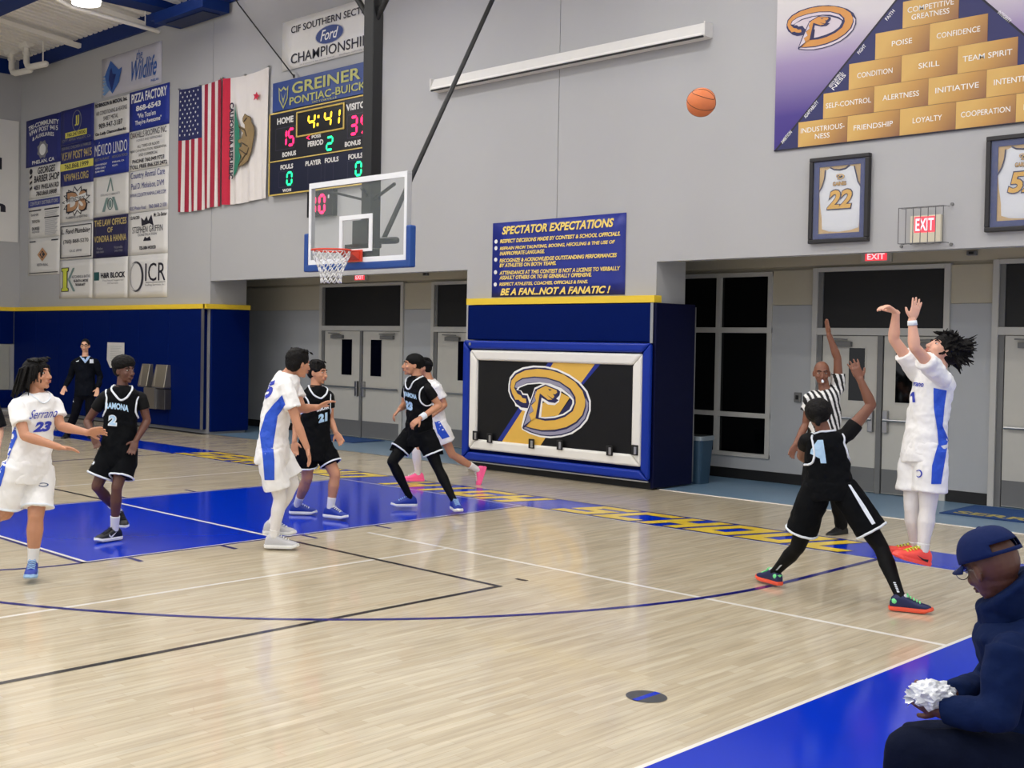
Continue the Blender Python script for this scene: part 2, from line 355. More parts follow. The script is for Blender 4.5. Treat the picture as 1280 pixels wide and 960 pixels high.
# ---- high-bay lamps
for i, (x, y, z) in enumerate(LAMPS):
    near = (i == 0)
    t = thing('ceiling_lamp', 'round glowing high-bay lamp under the white metal deck' if near else 'round high-bay lamp overhead, ' + ('nearest the front wall', 'over the free throw area', 'over mid court', 'beyond mid court', 'farthest from the front wall')[i % 5] + ', ' + ('in the leftmost row', 'in the row left of the hoop', 'in the row right of the hoop', 'in the rightmost row')[i // 5], 'lamp', (x, y, z), 'high-bay lamps')
    MB().tube([(x, y, z), (x, y, z + .06)], .25, 24, False).build('diffuser', LAMPEM, t)
    MB().tube([(x, y, z + .061), (x, y, z + .10), (x, y, z + .22)], [.27, .26, .12], 24, False).build('housing', PIPEW, t, smooth=False)
    MB().tube([(x, y, z + .22), (x, y, zc(y) - .0)], .012, 6).build('cord', PIPEW, t)
    ld = bpy.data.lights.new('lamp_light', 'AREA'); ld.shape = 'DISK'; ld.size = .5; ld.energy = LAMP_W; ld.color = (1, .985, .965)
    lo = bpy.data.objects.new('lamp_light', ld); COL.objects.link(lo); lo.parent = t; lo.location = (0, 0, -.02)
    l2 = bpy.data.lights.new('deck_fill_light', 'AREA'); l2.shape = 'DISK'; l2.size = .3; l2.energy = 110; l2.color = (1, .97, .92)  # fill light added above the housing to brighten the deck
    lo = bpy.data.objects.new('deck_fill_light', l2); COL.objects.link(lo); lo.parent = t; lo.location = (0, 0, .24); lo.rotation_euler = (math.pi, 0, 0)

# ---- padding of the left wall
pw = thing('wall_padding', 'long dark navy wall pads on the left wall below the yellow strip', 'padding', (-13, 2.6, 0))
n = 7; xa = -17.55; xb = -9.13; dx = (xb - xa) / n
for i in range(n):
    B(xa + i * dx + .004, xa + (i + 1) * dx - .004, WY - .16, WY, .09, 2.53).build('pad', NAVYPAD, pw, bevel=.018)
ep = thing('end_padding', 'near-black navy pad on the end face of the left wall', 'padding', (-9.0, 3.2, 0))
B(-9.02, -8.96, WY - .02, WY + .92, .05, 2.53).build('pad', NAVYPAD, ep, bevel=.015)
B(-9.105, -9.02, WY - .175, WY - .16, .09, 2.54).build('corner_strip', CHROME, ep)
B(-17.6, -9.0, WY - .17, WY, 2.54, 2.636).build('trim_1', YELLOW, kind='structure')
B(-9.05, -8.95, WY - .17, WY + .93, 2.54, 2.636).build('trim_2', YELLOW, kind='structure')
B(-1.77, 1.71, WY - .17, WY, 2.54, 2.636).build('trim_3', YELLOW, kind='structure')
gp = thing('wall_cabinet', 'flat grey panel on the navy pads at the far left edge', 'panel', (-17.5, 2.0, .55))
B(-17.6, -17.54, 1.2, 2.49, .55, 1.70).build('panel', mat('grey_panel', (158, 158, 150), .5), gp, bevel=.01)
B(-17.6, -17.55, -15, WY - .17, .09, .54).build('trim_5', NAVYPAD, kind='structure')
B(-17.6, -17.55, -15, WY - .17, 1.71, 2.53).build('trim_6', NAVYPAD, kind='structure')
B(-17.6, -17.55, -15, 1.19, .55, 1.70).build('trim_7', NAVYPAD, kind='structure')
B(-17.6, -17.54, -15, WY - .17, 2.54, 2.636).build('trim_8', YELLOW, kind='structure')

# ---- pier pads with the framed logo board
PY = 2.60
pp = thing('pier_padding', 'navy pads wrapping the white pillar under the yellow strip', 'padding', (0, PY, 0))
B(-1.75, 1.69, PY, WY, 1.995, 2.535).build('pad', NAVYPAD, pp, bevel=.02)
B(-1.75, 1.69, PY + .02, WY, .10, 1.985).build('backing_pad', NAVYPAD, pp)
sp_ = thing('side_padding', 'navy pad on the right flank of the pillar, coloured darker for shade', 'padding', (1.72, 3.0, 0))
B(1.692, 1.745, PY + .001, WY + .78, .02, 2.535).build('pad', mat('shaded_navy_pad', (1, 5, 44), .5, spec=.15), sp_, bevel=.012)  # navy darkened to paint in the shade on this flank
B(1.655, 1.70, PY - .012, PY - .004, 1.99, 2.535).build('corner_strip', CHROME, pp)
B(1.70, 1.745, WY + .781, WY + .80, .05, 2.5).build('back_strip', CHROME, sp_)
B(-1.72, 1.70, PY + .04, WY, .0, .10).build('base', BLACK, pp)
lb = thing('logo_pad_board', 'big framed pad board with a gold D snake emblem on black', 'pad board', (0, PY, .1))
X0, X1, Z0, Z1 = -1.765, 1.715, .125, 1.99
def miter(x0, x1, z0, z1, w_, y0, y1, m, nm):       # four rolls with mitred corners
    for a in range(4):
        if a == 0: q = [(x0, z1), (x1, z1), (x1 - w_, z1 - w_), (x0 + w_, z1 - w_)]
        if a == 1: q = [(x0, z0), (x0 + w_, z0 + w_), (x1 - w_, z0 + w_), (x1, z0)]
        if a == 2: q = [(x0, z0), (x0, z1), (x0 + w_, z1 - w_), (x0 + w_, z0 + w_)]
        if a == 3: q = [(x1, z0), (x1 - w_, z0 + w_), (x1 - w_, z1 - w_), (x1, z1)]
        g = .003; cxx = sum(p[0] for p in q) / 4; czz = sum(p[1] for p in q) / 4
        q = [(px + (g if px < cxx else -g), pz + (g if pz < czz else -g)) for px, pz in q]
        MB().add([(px, y0, pz) for px, pz in q] + [(px, y1, pz) for px, pz in q], [(0, 1, 2, 3), (7, 6, 5, 4), (0, 4, 5, 1), (1, 5, 6, 2), (2, 6, 7, 3), (3, 7, 4, 0)]).build(nm, m, lb, bevel=.035, seg=4)
miter(X0, X1, Z0, Z1, .135, PY - .09, PY, BLUEPAD, 'blue_roll')
miter(X0 + .135, X1 - .135, Z0 + .175, Z1 - .145, .165, PY - .075, PY, WHITEPAD, 'white_roll')
B(-1.47, 1.40, PY - .035, PY, .455, 1.70).build('centre_pad', BLACKPAD, lb, bevel=.01)
B(X0, X1, PY - .085, PY - .06, .105, .122).build('bottom_rail', CHROME, lb)
FRB = wallframe(PY - .036)
GOLD = mat('gold_emblem_print', (224, 178, 76), .45); NAVYP = mat('navy_emblem_print', (20, 22, 78), .45); GREYP = mat('grey_emblem_print', (150, 148, 170), .45); WHITEP = mat('white_print', (240, 240, 238), .5); BLACKP = mat('black_print', (18, 20, 26), .5)
MB().poly([(.02, 1.69), (.07, 1.69), (.77, 1.69), (.53, 1.40), (-.20, .46), (-.944, .46), (-.95, .475)], FRB, .001).build('gold_stripe', GOLD, lb)
mb = MB(); mb.poly([(.77, 1.69), (.865, 1.69), (.56, 1.385), (.52, 1.40)], FRB, .0015); mb.poly([(-.08, 1.69), (.02, 1.69), (-.944, .475), (-1.043, .475)], FRB, .0015); mb.build('navy_stripe', mat('blue_print', (16, 40, 140), .45), lb)
LOGO={'white':[(-0.002,0.261),(0.021,0.368),(0.111,0.461),(0.27,0.527),(0.479,0.561),(0.705,0.559),(0.929,0.526),(1.148,0.454),(1.346,0.353),(1.483,0.227),(1.544,0.092),(1.547,-0.046),(1.493,-0.187),(1.381,-0.302),(1.228,-0.398),(1.032,-0.458),(0.832,-0.489),(0.628,-0.487),(0.44,-0.453),(0.281,-0.399),(0.269,-0.343),(0.308,-0.195),(0.338,-0.121),(0.242,-0.105),(0.203,-0.068),(0.145,-0.058),(0.129,-0.01),(0.046,0.067),(-0.004,0.163)],'navy1':[(0.024,0.246),(0.043,0.345),(0.133,0.437),(0.291,0.504),(0.49,0.534),(0.706,0.534),(0.929,0.499),(1.149,0.423),(1.327,0.329),(1.455,0.211),(1.514,0.083),(1.517,-0.047),(1.464,-0.173),(1.352,-0.289),(1.208,-0.376),(1.031,-0.432),(0.831,-0.462),(0.638,-0.463),(0.45,-0.431),(0.296,-0.387),(0.299,-0.341),(0.35,-0.192),(0.406,-0.077),(0.368,-0.075),(0.263,-0.071),(0.166,-0.024),(0.067,0.077),(0.026,0.164)],'gray1':[(1.447,0.133),(1.503,0.059),(1.494,-0.049),(1.445,-0.167),(1.332,-0.277),(1.198,-0.361),(1.021,-0.417),(0.831,-0.446),(0.637,-0.447),(0.471,-0.418),(0.317,-0.375),(0.344,-0.354),(0.46,-0.382),(0.667,-0.405),(0.91,-0.388),(1.128,-0.334),(1.312,-0.237),(1.425,-0.122),(1.469,0.011)],'gold':[(0.042,0.23),(0.061,0.326),(0.155,0.417),(0.334,0.487),(0.563,0.515),(0.808,0.502),(1.05,0.446),(1.259,0.349),(1.397,0.224),(1.448,0.103),(1.447,0.01),(1.4,-0.116),(1.286,-0.223),(1.118,-0.307),(0.91,-0.358),(0.666,-0.381),(0.469,-0.362),(0.35,-0.344),(0.446,-0.259),(0.528,-0.198),(0.549,-0.213),(0.724,-0.231),(0.906,-0.207),(1.084,-0.15),(1.22,-0.064),(1.272,0.048),(1.258,0.125),(1.173,0.237),(0.973,0.339),(0.73,0.385),(0.503,0.393),(0.274,0.361),(0.147,0.3),(0.113,0.217),(0.184,0.131),(0.248,0.109),(0.285,0.071),(0.348,0.066),(0.362,0.002),(0.303,-0.001),(0.239,0.02),(0.207,0.043),(0.143,0.039),(0.076,0.134)],'hole_navy':[(0.113,0.217),(0.143,0.303),(0.269,0.369),(0.503,0.4),(0.73,0.395),(0.977,0.347),(1.183,0.246),(1.274,0.133),(1.283,0.048),(1.232,-0.071),(1.094,-0.161),(0.91,-0.22),(0.724,-0.24),(0.545,-0.219),(0.566,-0.036),(0.43,-0.011),(0.365,0.05),(0.343,0.106),(0.284,0.119),(0.246,0.174),(0.161,0.187)],'hole_gray':[(0.128,0.226),(0.16,0.294),(0.278,0.352),(0.504,0.382),(0.73,0.376),(0.973,0.328),(1.154,0.236),(1.238,0.139),(1.247,0.093),(1.155,0.182),(0.975,0.271),(0.813,0.306),(0.567,0.319),(0.359,0.3),(0.182,0.212)],'hole_white':[(0.161,0.187),(0.192,0.228),(0.36,0.292),(0.609,0.32),(0.813,0.306),(1.015,0.251),(1.175,0.16),(1.251,0.093),(1.256,0.039),(1.2,-0.062),(1.074,-0.138),(0.906,-0.188),(0.724,-0.209),(0.601,-0.203),(0.617,-0.033),(0.43,-0.027),(0.374,0.115),(0.284,0.119),(0.246,0.174)],'hole_bg':[(0.197,0.185),(0.224,0.222),(0.381,0.276),(0.609,0.298),(0.814,0.281),(0.976,0.229),(1.136,0.15),(1.22,0.084),(1.221,0.037),(1.17,-0.051),(1.054,-0.12),(0.905,-0.163),(0.723,-0.187),(0.641,-0.187),(0.657,0.001),(0.439,0.054),(0.384,0.14),(0.3,0.141),(0.257,0.183)],'hole_gold':[(0.657,0.001),(0.996,0.191),(1.176,0.121),(0.965,-0.149),(0.723,-0.187),(0.641,-0.187)],'hole_blue':[(1.192,0.106),(1.22,0.076),(1.221,0.037),(1.17,-0.051),(1.054,-0.117),(0.978,-0.14)],'snake_white':[(0.419,-0.011),(0.518,0.234),(0.65,0.287),(0.732,0.306),(0.975,0.26),(1.026,0.223),(1.008,0.144),(0.98,0.049),(0.901,-0.003),(0.78,-0.001),(0.677,0.049),(0.652,-0.191),(0.528,-0.198),(0.295,-0.357)],'snake_navy':[(0.295,-0.374),(0.37,-0.159),(0.529,0.21),(0.722,0.29),(0.956,0.228),(1.0,0.199),(0.988,0.143),(0.929,0.093),(0.975,0.072),(0.91,0.029),(0.799,0.036),(0.655,0.096),(0.605,-0.206),(0.522,-0.214),(0.446,-0.267),(0.354,-0.354)],'snake_gray':[(0.322,-0.34),(0.396,-0.158),(0.54,0.187),(0.592,0.165),(0.52,0.13),(0.543,0.043),(0.461,-0.009),(0.505,-0.111),(0.423,-0.156),(0.456,-0.251)],'snake_gold':[(0.549,-0.205),(0.467,-0.253),(0.423,-0.164),(0.511,-0.111),(0.468,-0.025),(0.549,0.043),(0.527,0.114),(0.57,0.204),(0.729,0.271),(0.936,0.216),(0.947,0.181),(0.907,0.155),(0.867,0.161),(0.898,0.123),(0.869,0.09),(0.756,0.141),(0.859,0.074),(0.778,0.07),(0.623,0.158)],'eye':[(0.774,0.232),(0.851,0.219),(0.805,0.201)]}
LAY = [('white', WHITEP), ('navy1', NAVYP), ('gray1', GREYP), ('gold', GOLD), ('hole_navy', NAVYP), ('hole_gray', GREYP), ('hole_white', WHITEP), ('hole_bg', BLACKPAD), ('hole_gold', GOLD), ('hole_blue', NAVYP), ('snake_white', WHITEP), ('snake_navy', NAVYP), ('snake_gray', GREYP), ('snake_gold', GOLD), ('eye', NAVYP)]
def logo(fr, ox, oz, sx, sz, parent, base=.002, skip=(), swap={}):
    for i, (k, m) in enumerate(LAY):
        if k in skip: continue
        pts = [(ox + p[0] * sx, oz + p[1] * sz) for p in LOGO[k]]
        MB().poly(pts, fr, base + i * .0009).build('emblem_layer', swap.get(k, m), parent)
logo(FRB, -.842, 1.069, 1, 1, lb)
for i, (x, z) in enumerate(((-1.46, .52), (-1.16, .50), (-.33, .48), (.20, .50), (1.08, .49), (1.50, .53))):
    lt = thing('latch', 'black latch with silver clasp on the pad board, ' + ('at its lower left corner', 'second from its left', 'under the emblem', 'right of the emblem foot', 'second from its right', 'at its lower right corner')[i], 'latch', (x, PY - .08, z - .07), 'latches along the board foot')
    B(x - .05, x + .05, PY - .10, PY - .076, z - .07, z + .07).build('plate', BLACK, lt, bevel=.006)
    B(x + .0, x + .04, PY - .115, PY - .10, z - .055, z + .045).build('clasp', CHROME, lt, bevel=.004)
sc1 = MB(); sc1.tube([(-1.60, PY - .1, 1.93), (-1.60, PY - .085, 1.93)], .025, 12, False); sc1.build('grommet', CHROME, lb)

# ---- doors and window of the recess
def pane(mb, *a): return B(*a)
def doorset(num, x0, x1, z1, rail, split, label, tz=None, single=False, hb=1.0):
    d = thing('door_%d' % num, label, None, ((x0 + x1) / 2, BY, 0)); d['kind'] = 'structure'
    y0, y1 = BY - .04, BY + .10; fw_ = .075
    B(x0, x0 + fw_, y0, y1, 0, z1).build('door_frame', FRAME, d, bevel=.004)
    B(x1 - fw_, x1, y0, y1, 0, z1).build('door_frame', FRAME, d, bevel=.004)
    B(x0 + fw_, x1 - fw_, y0, y1, z1 - .06, z1).build('door_frame', FRAME, d, bevel=.004)
    B(x0 + fw_, x1 - fw_, y0, y1, rail - .06, rail + .04).build('door_frame', FRAME, d, bevel=.004)
    a, b = x0 + fw_ + .07, x1 - fw_
    B(x0 + fw_, a, y0 + .03, y1, 0, z1 - .06).build('door_jamb', KICK, d)
    B(a + .02, b - .01, y0 + .055, y0 + .06, rail + .06, z1 - .075).build('transom_pane', GLASSD, d)
    B(a, b, y0 + .05, y0 + .054, rail + .04, z1 - .06).build('transom_gasket', BLACK, d)
    top = rail - .06; m = a + (b - a) * split
    leaves = [(a, m - .04), (m + .04, b)]
    B(m - .035, m + .035, y0 + .02, y1, 0, top).build('centre_mullion', KICK, d, bevel=.004)
    for j, (la, lb_) in enumerate(leaves):
        w_ = lb_ - la
        lf = B(la + .006, lb_ - .006, y0 + .045, y1 - .03, .01, top - .006).build('door_leaf', DOORP, d, bevel=.003)
        wa, wb_ = (la + w_ * .50, la + w_ * .78) if j == 0 else (la + w_ * .22, la + w_ * .50)
        B(wa - .015, wb_ + .015, y0 + .038, y0 + .046, 1.23, 1.98).build('window_bead', DOORP, lf)
        B(wa, wb_, y0 + .034, y0 + .04, 1.245, 1.965).build('window_pane', GLASSD, lf)
        B(la + .01, lb_ - .01, y0 + .040, y0 + .046, .02, .34).build('kick_plate', KICK, lf)
        e = 1 if j == 0 else -1; hx = lb_ - .06 if j == 0 else la + .06
        MB().tube([(la + .04, y0 - .02, hb), (lb_ - .04, y0 - .02, hb)], .022, 8, False, flat=.7).build('push_bar', CHROME, lf)
        B(hx - .035, hx + .035, y0 - .02, y0 + .045, hb - .17, hb + .13).build('latch_case', CHROME, lf, bevel=.008)
        B(min(la, lb_) + w_ * (.22 if j == 0 else .5), la + w_ * (.55 if j == 0 else .83), y0 - .02, y0 + .045, top - .16, top - .09).build('door_closer', KICK, lf, bevel=.006)
        MB().bar((la + w_ * .5, y0 - .03, top - .06), (la + w_ * (.18 if j == 0 else .9), y0 - .03, top - .05), .02, .02).build('closer_arm', KICK, lf)
doorset(1, -8.08, -5.55, 3.09, 2.20, .50, None)
doorset(2, -4.79, -2.3, 3.07, 2.19, .5, None)
doorset(3, 2.815, 4.70, 3.08, 2.20, .50, None)
doorset(4, 5.222, 7.1, 3.11, 2.22, .5, None)
wn = thing('window_1', None, None, (1.3, BY, .36)); wn['kind'] = 'structure'
for a in ((.42, 2.19, .33, .39), (.42, 2.19, 2.985, 3.05), (.42, 2.19, 2.16, 2.24), (.42, 2.19, .915, .985)): B(a[0], a[1], BY - .03, BY + .1, a[2], a[3]).build('window_frame', FRAME, wn, bevel=.004)
for a in ((.42, .49), (1.275, 1.345), (2.12, 2.19)): B(a[0], a[1], BY - .032, BY + .1, .33, 3.05).build('window_frame', FRAME, wn, bevel=.004)
for xa, xb in ((.49, 1.275), (1.345, 2.12)):
    for za, zb in ((.39, .915), (.985, 2.16), (2.24, 2.985)): B(xa, xb, BY + .03, BY + .04, za, zb).build('pane', GLASSD, wn)
def exitsign(x, z, label):
    t = thing('exit_sign', label, 'sign', (x, BY - .04, z))
    B(x - .21, x + .21, BY - .05, BY, z - .07, z + .08).build('sign_housing', mat('sign_housing', (188, 184, 172), .5), t, bevel=.006)
    B(x - .15, x + .15, BY - .052, BY - .049, z - .05, z + .06).build('lit_face', mat('red_lit_face', (255, 70, 84), .5, emit=.8), t)
    MB().text('EXIT', wallframe(BY - .055), x - .12, x + .12, z - .035, z + .045, bold=.02).build('lettering', mat('red_lit_letters', (255, 190, 196), .5, emit=1.2), t)
exitsign(3.72, 3.20, 'small red lit exit sign above the right double doors')
exitsign(-6.81, 3.205, 'small red lit exit sign above the left double doors under the hoop net')
for x, z, l in ((4.96, 3.2, 'small dark box on the wall right of the lower exit sign'), (-4.95, 3.22, 'tiny dark box on the wall left of the spectator sign')):
    t = thing('motion_sensor', l, 'sensor', (x, BY - .06, z)); B(x - .06, x + .06, BY - .06, BY, z - .03, z + .03).build('housing', KICK, t, bevel=.01); B(x - .03, x + .03, BY - .065, BY - .058, z - .015, z + .015).build('lens', BLACK, t)
t = thing('switch_box', 'small dark switch box on the grey wall left of the right double doors', 'switch', (2.62, BY - .04, 1.2))
B(2.57, 2.67, BY - .04, BY, 1.18, 1.32).build('box', KICK, t, bevel=.008); B(2.60, 2.64, BY - .05, BY - .04, 1.22, 1.28).build('rocker', BLACK, t)
# mats
def floormat(x0, x1, y0, y1, label, words=None):
    t = thing('floor_mat', label, 'mat', ((x0 + x1) / 2, (y0 + y1) / 2, 0))
    B(x0, x1, y0, y1, 0, .012).build('mat_pad', mat('mat_blue', (22, 52, 104), .9, bump=.3), t, bevel=.004)
    B(x0 + .03, x1 - .03, y0 + .03, y1 - .03, .012, .015).build('mat_pile', mat('mat_blue_pile', (30, 72, 130), .95, bump=.4, bscale=200), t)
    if words: MB().text(words, FLOORFR, x0 + .12, x1 - .1, y0 + .07, y0 + .32, .018, bold=.03).build('lettering', mat('mat_gold', (176, 164, 96), .9), t)
floormat(5.12, 7.0, 3.62, 4.7, 'blue floor mat with faded gold lettering before the far right doors', 'SERRANO')
floormat(-7.6, -5.9, 3.9, 4.72, 'plain dark blue floor mat before the left double doors')
# bin
t = thing('trash_can', 'blue-grey plastic bin standing beside the pillar by the dark window', 'bin', (1.60, 3.86, 0))
bm_ = MB(); TX, TY = 1.60, 3.86
bm_.loft([(V((TX, TY, .0)), V((.15, 0, 0)), V((0, .15, 0))), (V((TX, TY, .62)), V((.19, 0, 0)), V((0, .19, 0)))], 24, 5)
binm = mat('blue_grey_plastic', (38, 66, 88), .5); bm_.build('bin_body', binm, t, smooth=False)
MB().loft([(V((TX, TY, .62)), V((.205, 0, 0)), V((0, .205, 0))), (V((TX, TY, .68)), V((.205, 0, 0)), V((0, .205, 0)))], 24, 5).build('rim', mat('grey_rim', (120, 130, 136), .5), t)
MB().loft([(V((TX, TY, .681)), V((.17, 0, 0)), V((0, .17, 0))), (V((TX, TY, .684)), V((.17, 0, 0)), V((0, .17, 0)))], 24, 5).build('liner_opening', BLACK, t)
# steel fountains and papers on the left pads
fx = [(-11.26, -10.90, .90, 1.37, 'stainless steel upright wall unit on the navy pads, the left one'), (-10.70, -10.22, .90, 1.37, 'stainless steel upright wall unit on the navy pads, the right one')]
for x0, x1, z0, z1, l in fx:
    t = thing('steel_wall_unit', l, 'dispenser', ((x0 + x1) / 2, 2.5, z0), 'steel wall units')
    MB().add([(x0, 2.6, z0), (x1, 2.6, z0), (x1 - .02, 2.6, z1), (x0 + .02, 2.6, z1), (x0, 2.42, z0), (x1, 2.42, z0), (x1 - .02, 2.52, z1), (x0 + .02, 2.52, z1)], [(0, 1, 5, 4), (4, 5, 6, 7), (7, 6, 2, 3), (0, 4, 7, 3), (1, 2, 6, 5)]).build('shell', STEEL, t, bevel=.01)
    B(x0 + .02, x1 - .02, 2.43, 2.6, z0 - .02, z0 + .005).build('lip', CHROME, t)
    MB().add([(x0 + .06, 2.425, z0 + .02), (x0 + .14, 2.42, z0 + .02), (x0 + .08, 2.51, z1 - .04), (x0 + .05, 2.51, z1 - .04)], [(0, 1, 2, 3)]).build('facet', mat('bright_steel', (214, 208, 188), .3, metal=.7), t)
t = thing('steel_bin_unit', 'two-door stainless steel box low on the navy pads below the steel units', 'dispenser', (-10.6, 2.5, .44))
B(-11.0, -10.52, 2.42, 2.6, .44, .875).build('door_panel', STEEL, t, bevel=.008); B(-10.51, -10.2, 2.44, 2.6, .44, .86).build('door_panel', mat('dark_steel', (98, 96, 96), .35, metal=.8), t, bevel=.008)
B(-10.55, -10.505, 2.405, 2.44, .45, .87).build('edge_rail', CHROME, t)
PAPER = mat('paper_white', (206, 204, 200), .8)
t = thing('notice_sheet', 'white paper notice taped to the navy pads behind the coach and the guard', 'paper', (-12.5, 2.59, 1.3))
MB().add([(-12.83, 2.585, 1.81), (-12.09, 2.585, 1.81), (-12.09, 2.585, 1.27), (-12.7, 2.585, 1.24), (-12.85, 2.585, 1.42)], [(0, 4, 3, 2, 1)]).build('sheet', PAPER, t)
mb = MB()
for k in range(9): mb.box(-12.7, -12.2 - .05 * (k % 3), 2.582, 2.584, 1.72 - k * .04, 1.727 - k * .04)
mb.build('print_lines', mat('grey_print', (150, 150, 152), .8), t)
# ================================================================== SIGNS, BANNERS, FLAGS ON THE WALL
CLOTHW = mat('white_vinyl_banner', (222, 220, 216), .6, noise_amt=.04, nscale=2); CLOTHN = mat('navy_vinyl_banner', (22, 32, 112), .6); CLOTHB = mat('blue_vinyl_banner', (20, 44, 142), .6)
CLOTHD = mat('dark_indigo_banner', (32, 30, 74), .6); INKW = mat('white_ink', (232, 232, 230), .6); INKK = mat('black_ink', (26, 24, 40), .6); INKG = mat('grey_ink', (128, 128, 134), .6)
INKY = mat('yellow_ink', (222, 214, 98), .6); INKGOLD = mat('gold_ink', (196, 176, 112), .6); INKBL = mat('blue_ink', (44, 54, 132), .6); INKT = mat('tan_ink', (186, 140, 100), .6); INKGR = mat('teal_ink', (22, 78, 78), .6); INKSG = mat('sage_ink', (120, 144, 140), .6); INKLG = mat('light_grey_ink', (176, 176, 180), .6)
_BN=0
def banner(label, x0, x1, z0, z1, bgm, items, grp='sponsor banners on the left wall', name='sponsor_banner', cat='banner', y=WY - .012, eyelets=False):
    t = thing(name, label, cat, ((x0 + x1) / 2, y, z0), grp)
    mb = MB(); nx = 8; nz = 6; vs = []; sd = x0 * 3.1
    for i in range(nx + 1):
        for j in range(nz + 1):
            u = i / nx; v = j / nz
            vs.append((x0 + (x1 - x0) * u, y + .004 * math.sin(7 * u + sd) * math.sin(3.1 * v + sd) * (1 if 0 < i < nx else 0), z0 + (z1 - z0) * v))
    mb.add(vs, [(i * (nz + 1) + j, (i + 1) * (nz + 1) + j, (i + 1) * (nz + 1) + j + 1, i * (nz + 1) + j + 1) for i in range(nx) for j in range(nz)])
    o = mb.build('cloth', bgm, t, smooth=True); sm = o.modifiers.new('s', 'SOLIDIFY'); sm.thickness = .004
    fr = wallframe(y - .008); W_, H_ = x1 - x0, z1 - z0; by = {}
    for it in items:
        kind, m = it[0], it[1]
        k = (m.name, kind != 'r'); mbx = by.setdefault(k, (MB(), m))[0]
        if kind == 't':
            _, _, s, u0, u1, v0, v1, *o_ = it; kw = o_[0] if o_ else {}
            mbx.text(s, fr, x0 + W_ * u0, x0 + W_ * u1, z0 + H_ * v0, z0 + H_ * v1, kw.get('off', .003), bold=min(kw.get('b', .02), .035), shear=kw.get('s', 0), arch=kw.get('a', 0) * H_)
        elif kind == 'r': _, _, u0, u1, v0, v1 = it; mbx.poly([(x0 + W_ * u0, z0 + H_ * v0), (x0 + W_ * u1, z0 + H_ * v0), (x0 + W_ * u1, z0 + H_ * v1), (x0 + W_ * u0, z0 + H_ * v1)], fr, .001)
        elif kind == 'p': mbx.poly([(x0 + W_ * a, z0 + H_ * b) for a, b in it[2]], fr, it[3] if len(it) > 3 else .002)
        elif kind == 'o':                             # ring
            _, _, cu, cv, ru, rv, th = it
            for q in range(28):
                a, b = q * math.tau / 28, (q + 1) * math.tau / 28
                mbx.poly([(x0 + W_ * (cu + ru * math.cos(a)), z0 + H_ * (cv + rv * math.sin(a))), (x0 + W_ * (cu + ru * math.cos(b)), z0 + H_ * (cv + rv * math.sin(b))), (x0 + W_ * (cu + (ru - th) * math.cos(b)), z0 + H_ * (cv + (rv - th) * math.sin(b))), (x0 + W_ * (cu + (ru - th) * math.cos(a)), z0 + H_ * (cv + (rv - th) * math.sin(a)))], fr, .0025)
    for (mn, isl), (mbx, m) in by.items(): mbx.build('lettering' if isl else 'printed_panel', m, t, kind='stuff')
    if eyelets:
        mb = MB()
        for a in (x0 + .03, x1 - .03):
            for b in (z0 + .03, z1 - .03): mb.tube([(a, y - .004, b), (a, y - .012, b)], .014, 8, False)
        mb.build('eyelets', CHROME, t)
    return t
T = lambda m, w_, u0, u1, v0, v1, **k: ('t', m, w_, u0, u1, v0, v1, k)
R_ = lambda m, a, b, c, d: ('r', m, a, b, c, d)
def ellp(cu, cv, ru, rv, n=24): return [(cu + ru * math.cos(i * math.tau / n), cv + rv * math.sin(i * math.tau / n)) for i in range(n)]
XA, XB, XC, XD, XE = -17.27, -15.44, -13.83, -12.26, -10.64
banner('navy banner at upper left lettered TRI-COMMUNITY VFW POST 9415', XA, XB, 6.14, 7.32, CLOTHN, [T(INKW, 'TRI-COMMUNITY', .08, .95, .76, .86, a=.06), T(INKW, 'VFW POST 9415', .1, .93, .64, .74, a=.06), T(INKW, '& AUXILIARIES', .2, .82, .54, .62, a=.05), ('p', INKG, [(.5 + .17 * (1 if i % 2 else .8) * math.cos(i * math.tau / 16), .32 + .2 * (1 if i % 2 else .8) * math.sin(i * math.tau / 16)) for i in range(16)]), ('p', INKW, ellp(.5, .32, .09, .12), .0035), ('o', INKG, .5, .32, .06, .09, .015), T(INKW, 'PHELAN, CA', .2, .84, .03, .12)])
banner('white banner lettered GEORGES BARBER SHOP with a barber pole', XA + .17, XB, 5.345, 6.135, CLOTHW, [T(INKK, 'GEORGES', .3, .85, .74, .95, s=.2), T(INKK, 'BARBER SHOP', .18, .98, .48, .7, s=.15), T(INKK, '4051 PHELAN RD', .18, .97, .25, .4), T(INKK, '760.868.0808', .25, .9, .06, .2, s=.2), ('p', INKK, ellp(.08, .86, .05, .09)), ('p', INKK, [(.04, .7), (.12, .76), (.12, .68), (.04, .62)]), ('p', INKK, [(.04, .52), (.12, .58), (.12, .5), (.04, .44)]), ('p', INKK, [(.04, .34), (.12, .4), (.12, .32), (.04, .26)])])
banner('small white banner of sponsor names under a purple strip', XA + .17, XB, 4.35, 5.34, CLOTHW, [R_(INKBL, 0, 1, .78, .96), T(INKLG, 'CENTURY DISTRIBUTORS', .06, .95, .83, .92), R_(INKK, .02, .42, .68, .71), R_(INKK, .52, .98, .68, .71), T(INKG, 'BANK', .1, .35, .56, .62), T(INKK, 'TOYOTA', .12, .38, .38, .46), T(INKK, 'DUKES', .13, .37, .2, .28), T(INKG, 'HARDWARE', .13, .37, .13, .18), R_(INKK, .52, .98, .47, .50)] + [R_(INKLG, .54, .54 + .40 * (1 - .1 * (i % 3)), .62 - .033 * i, .635 - .033 * i) for i in range(18) if i not in (4, 5)])
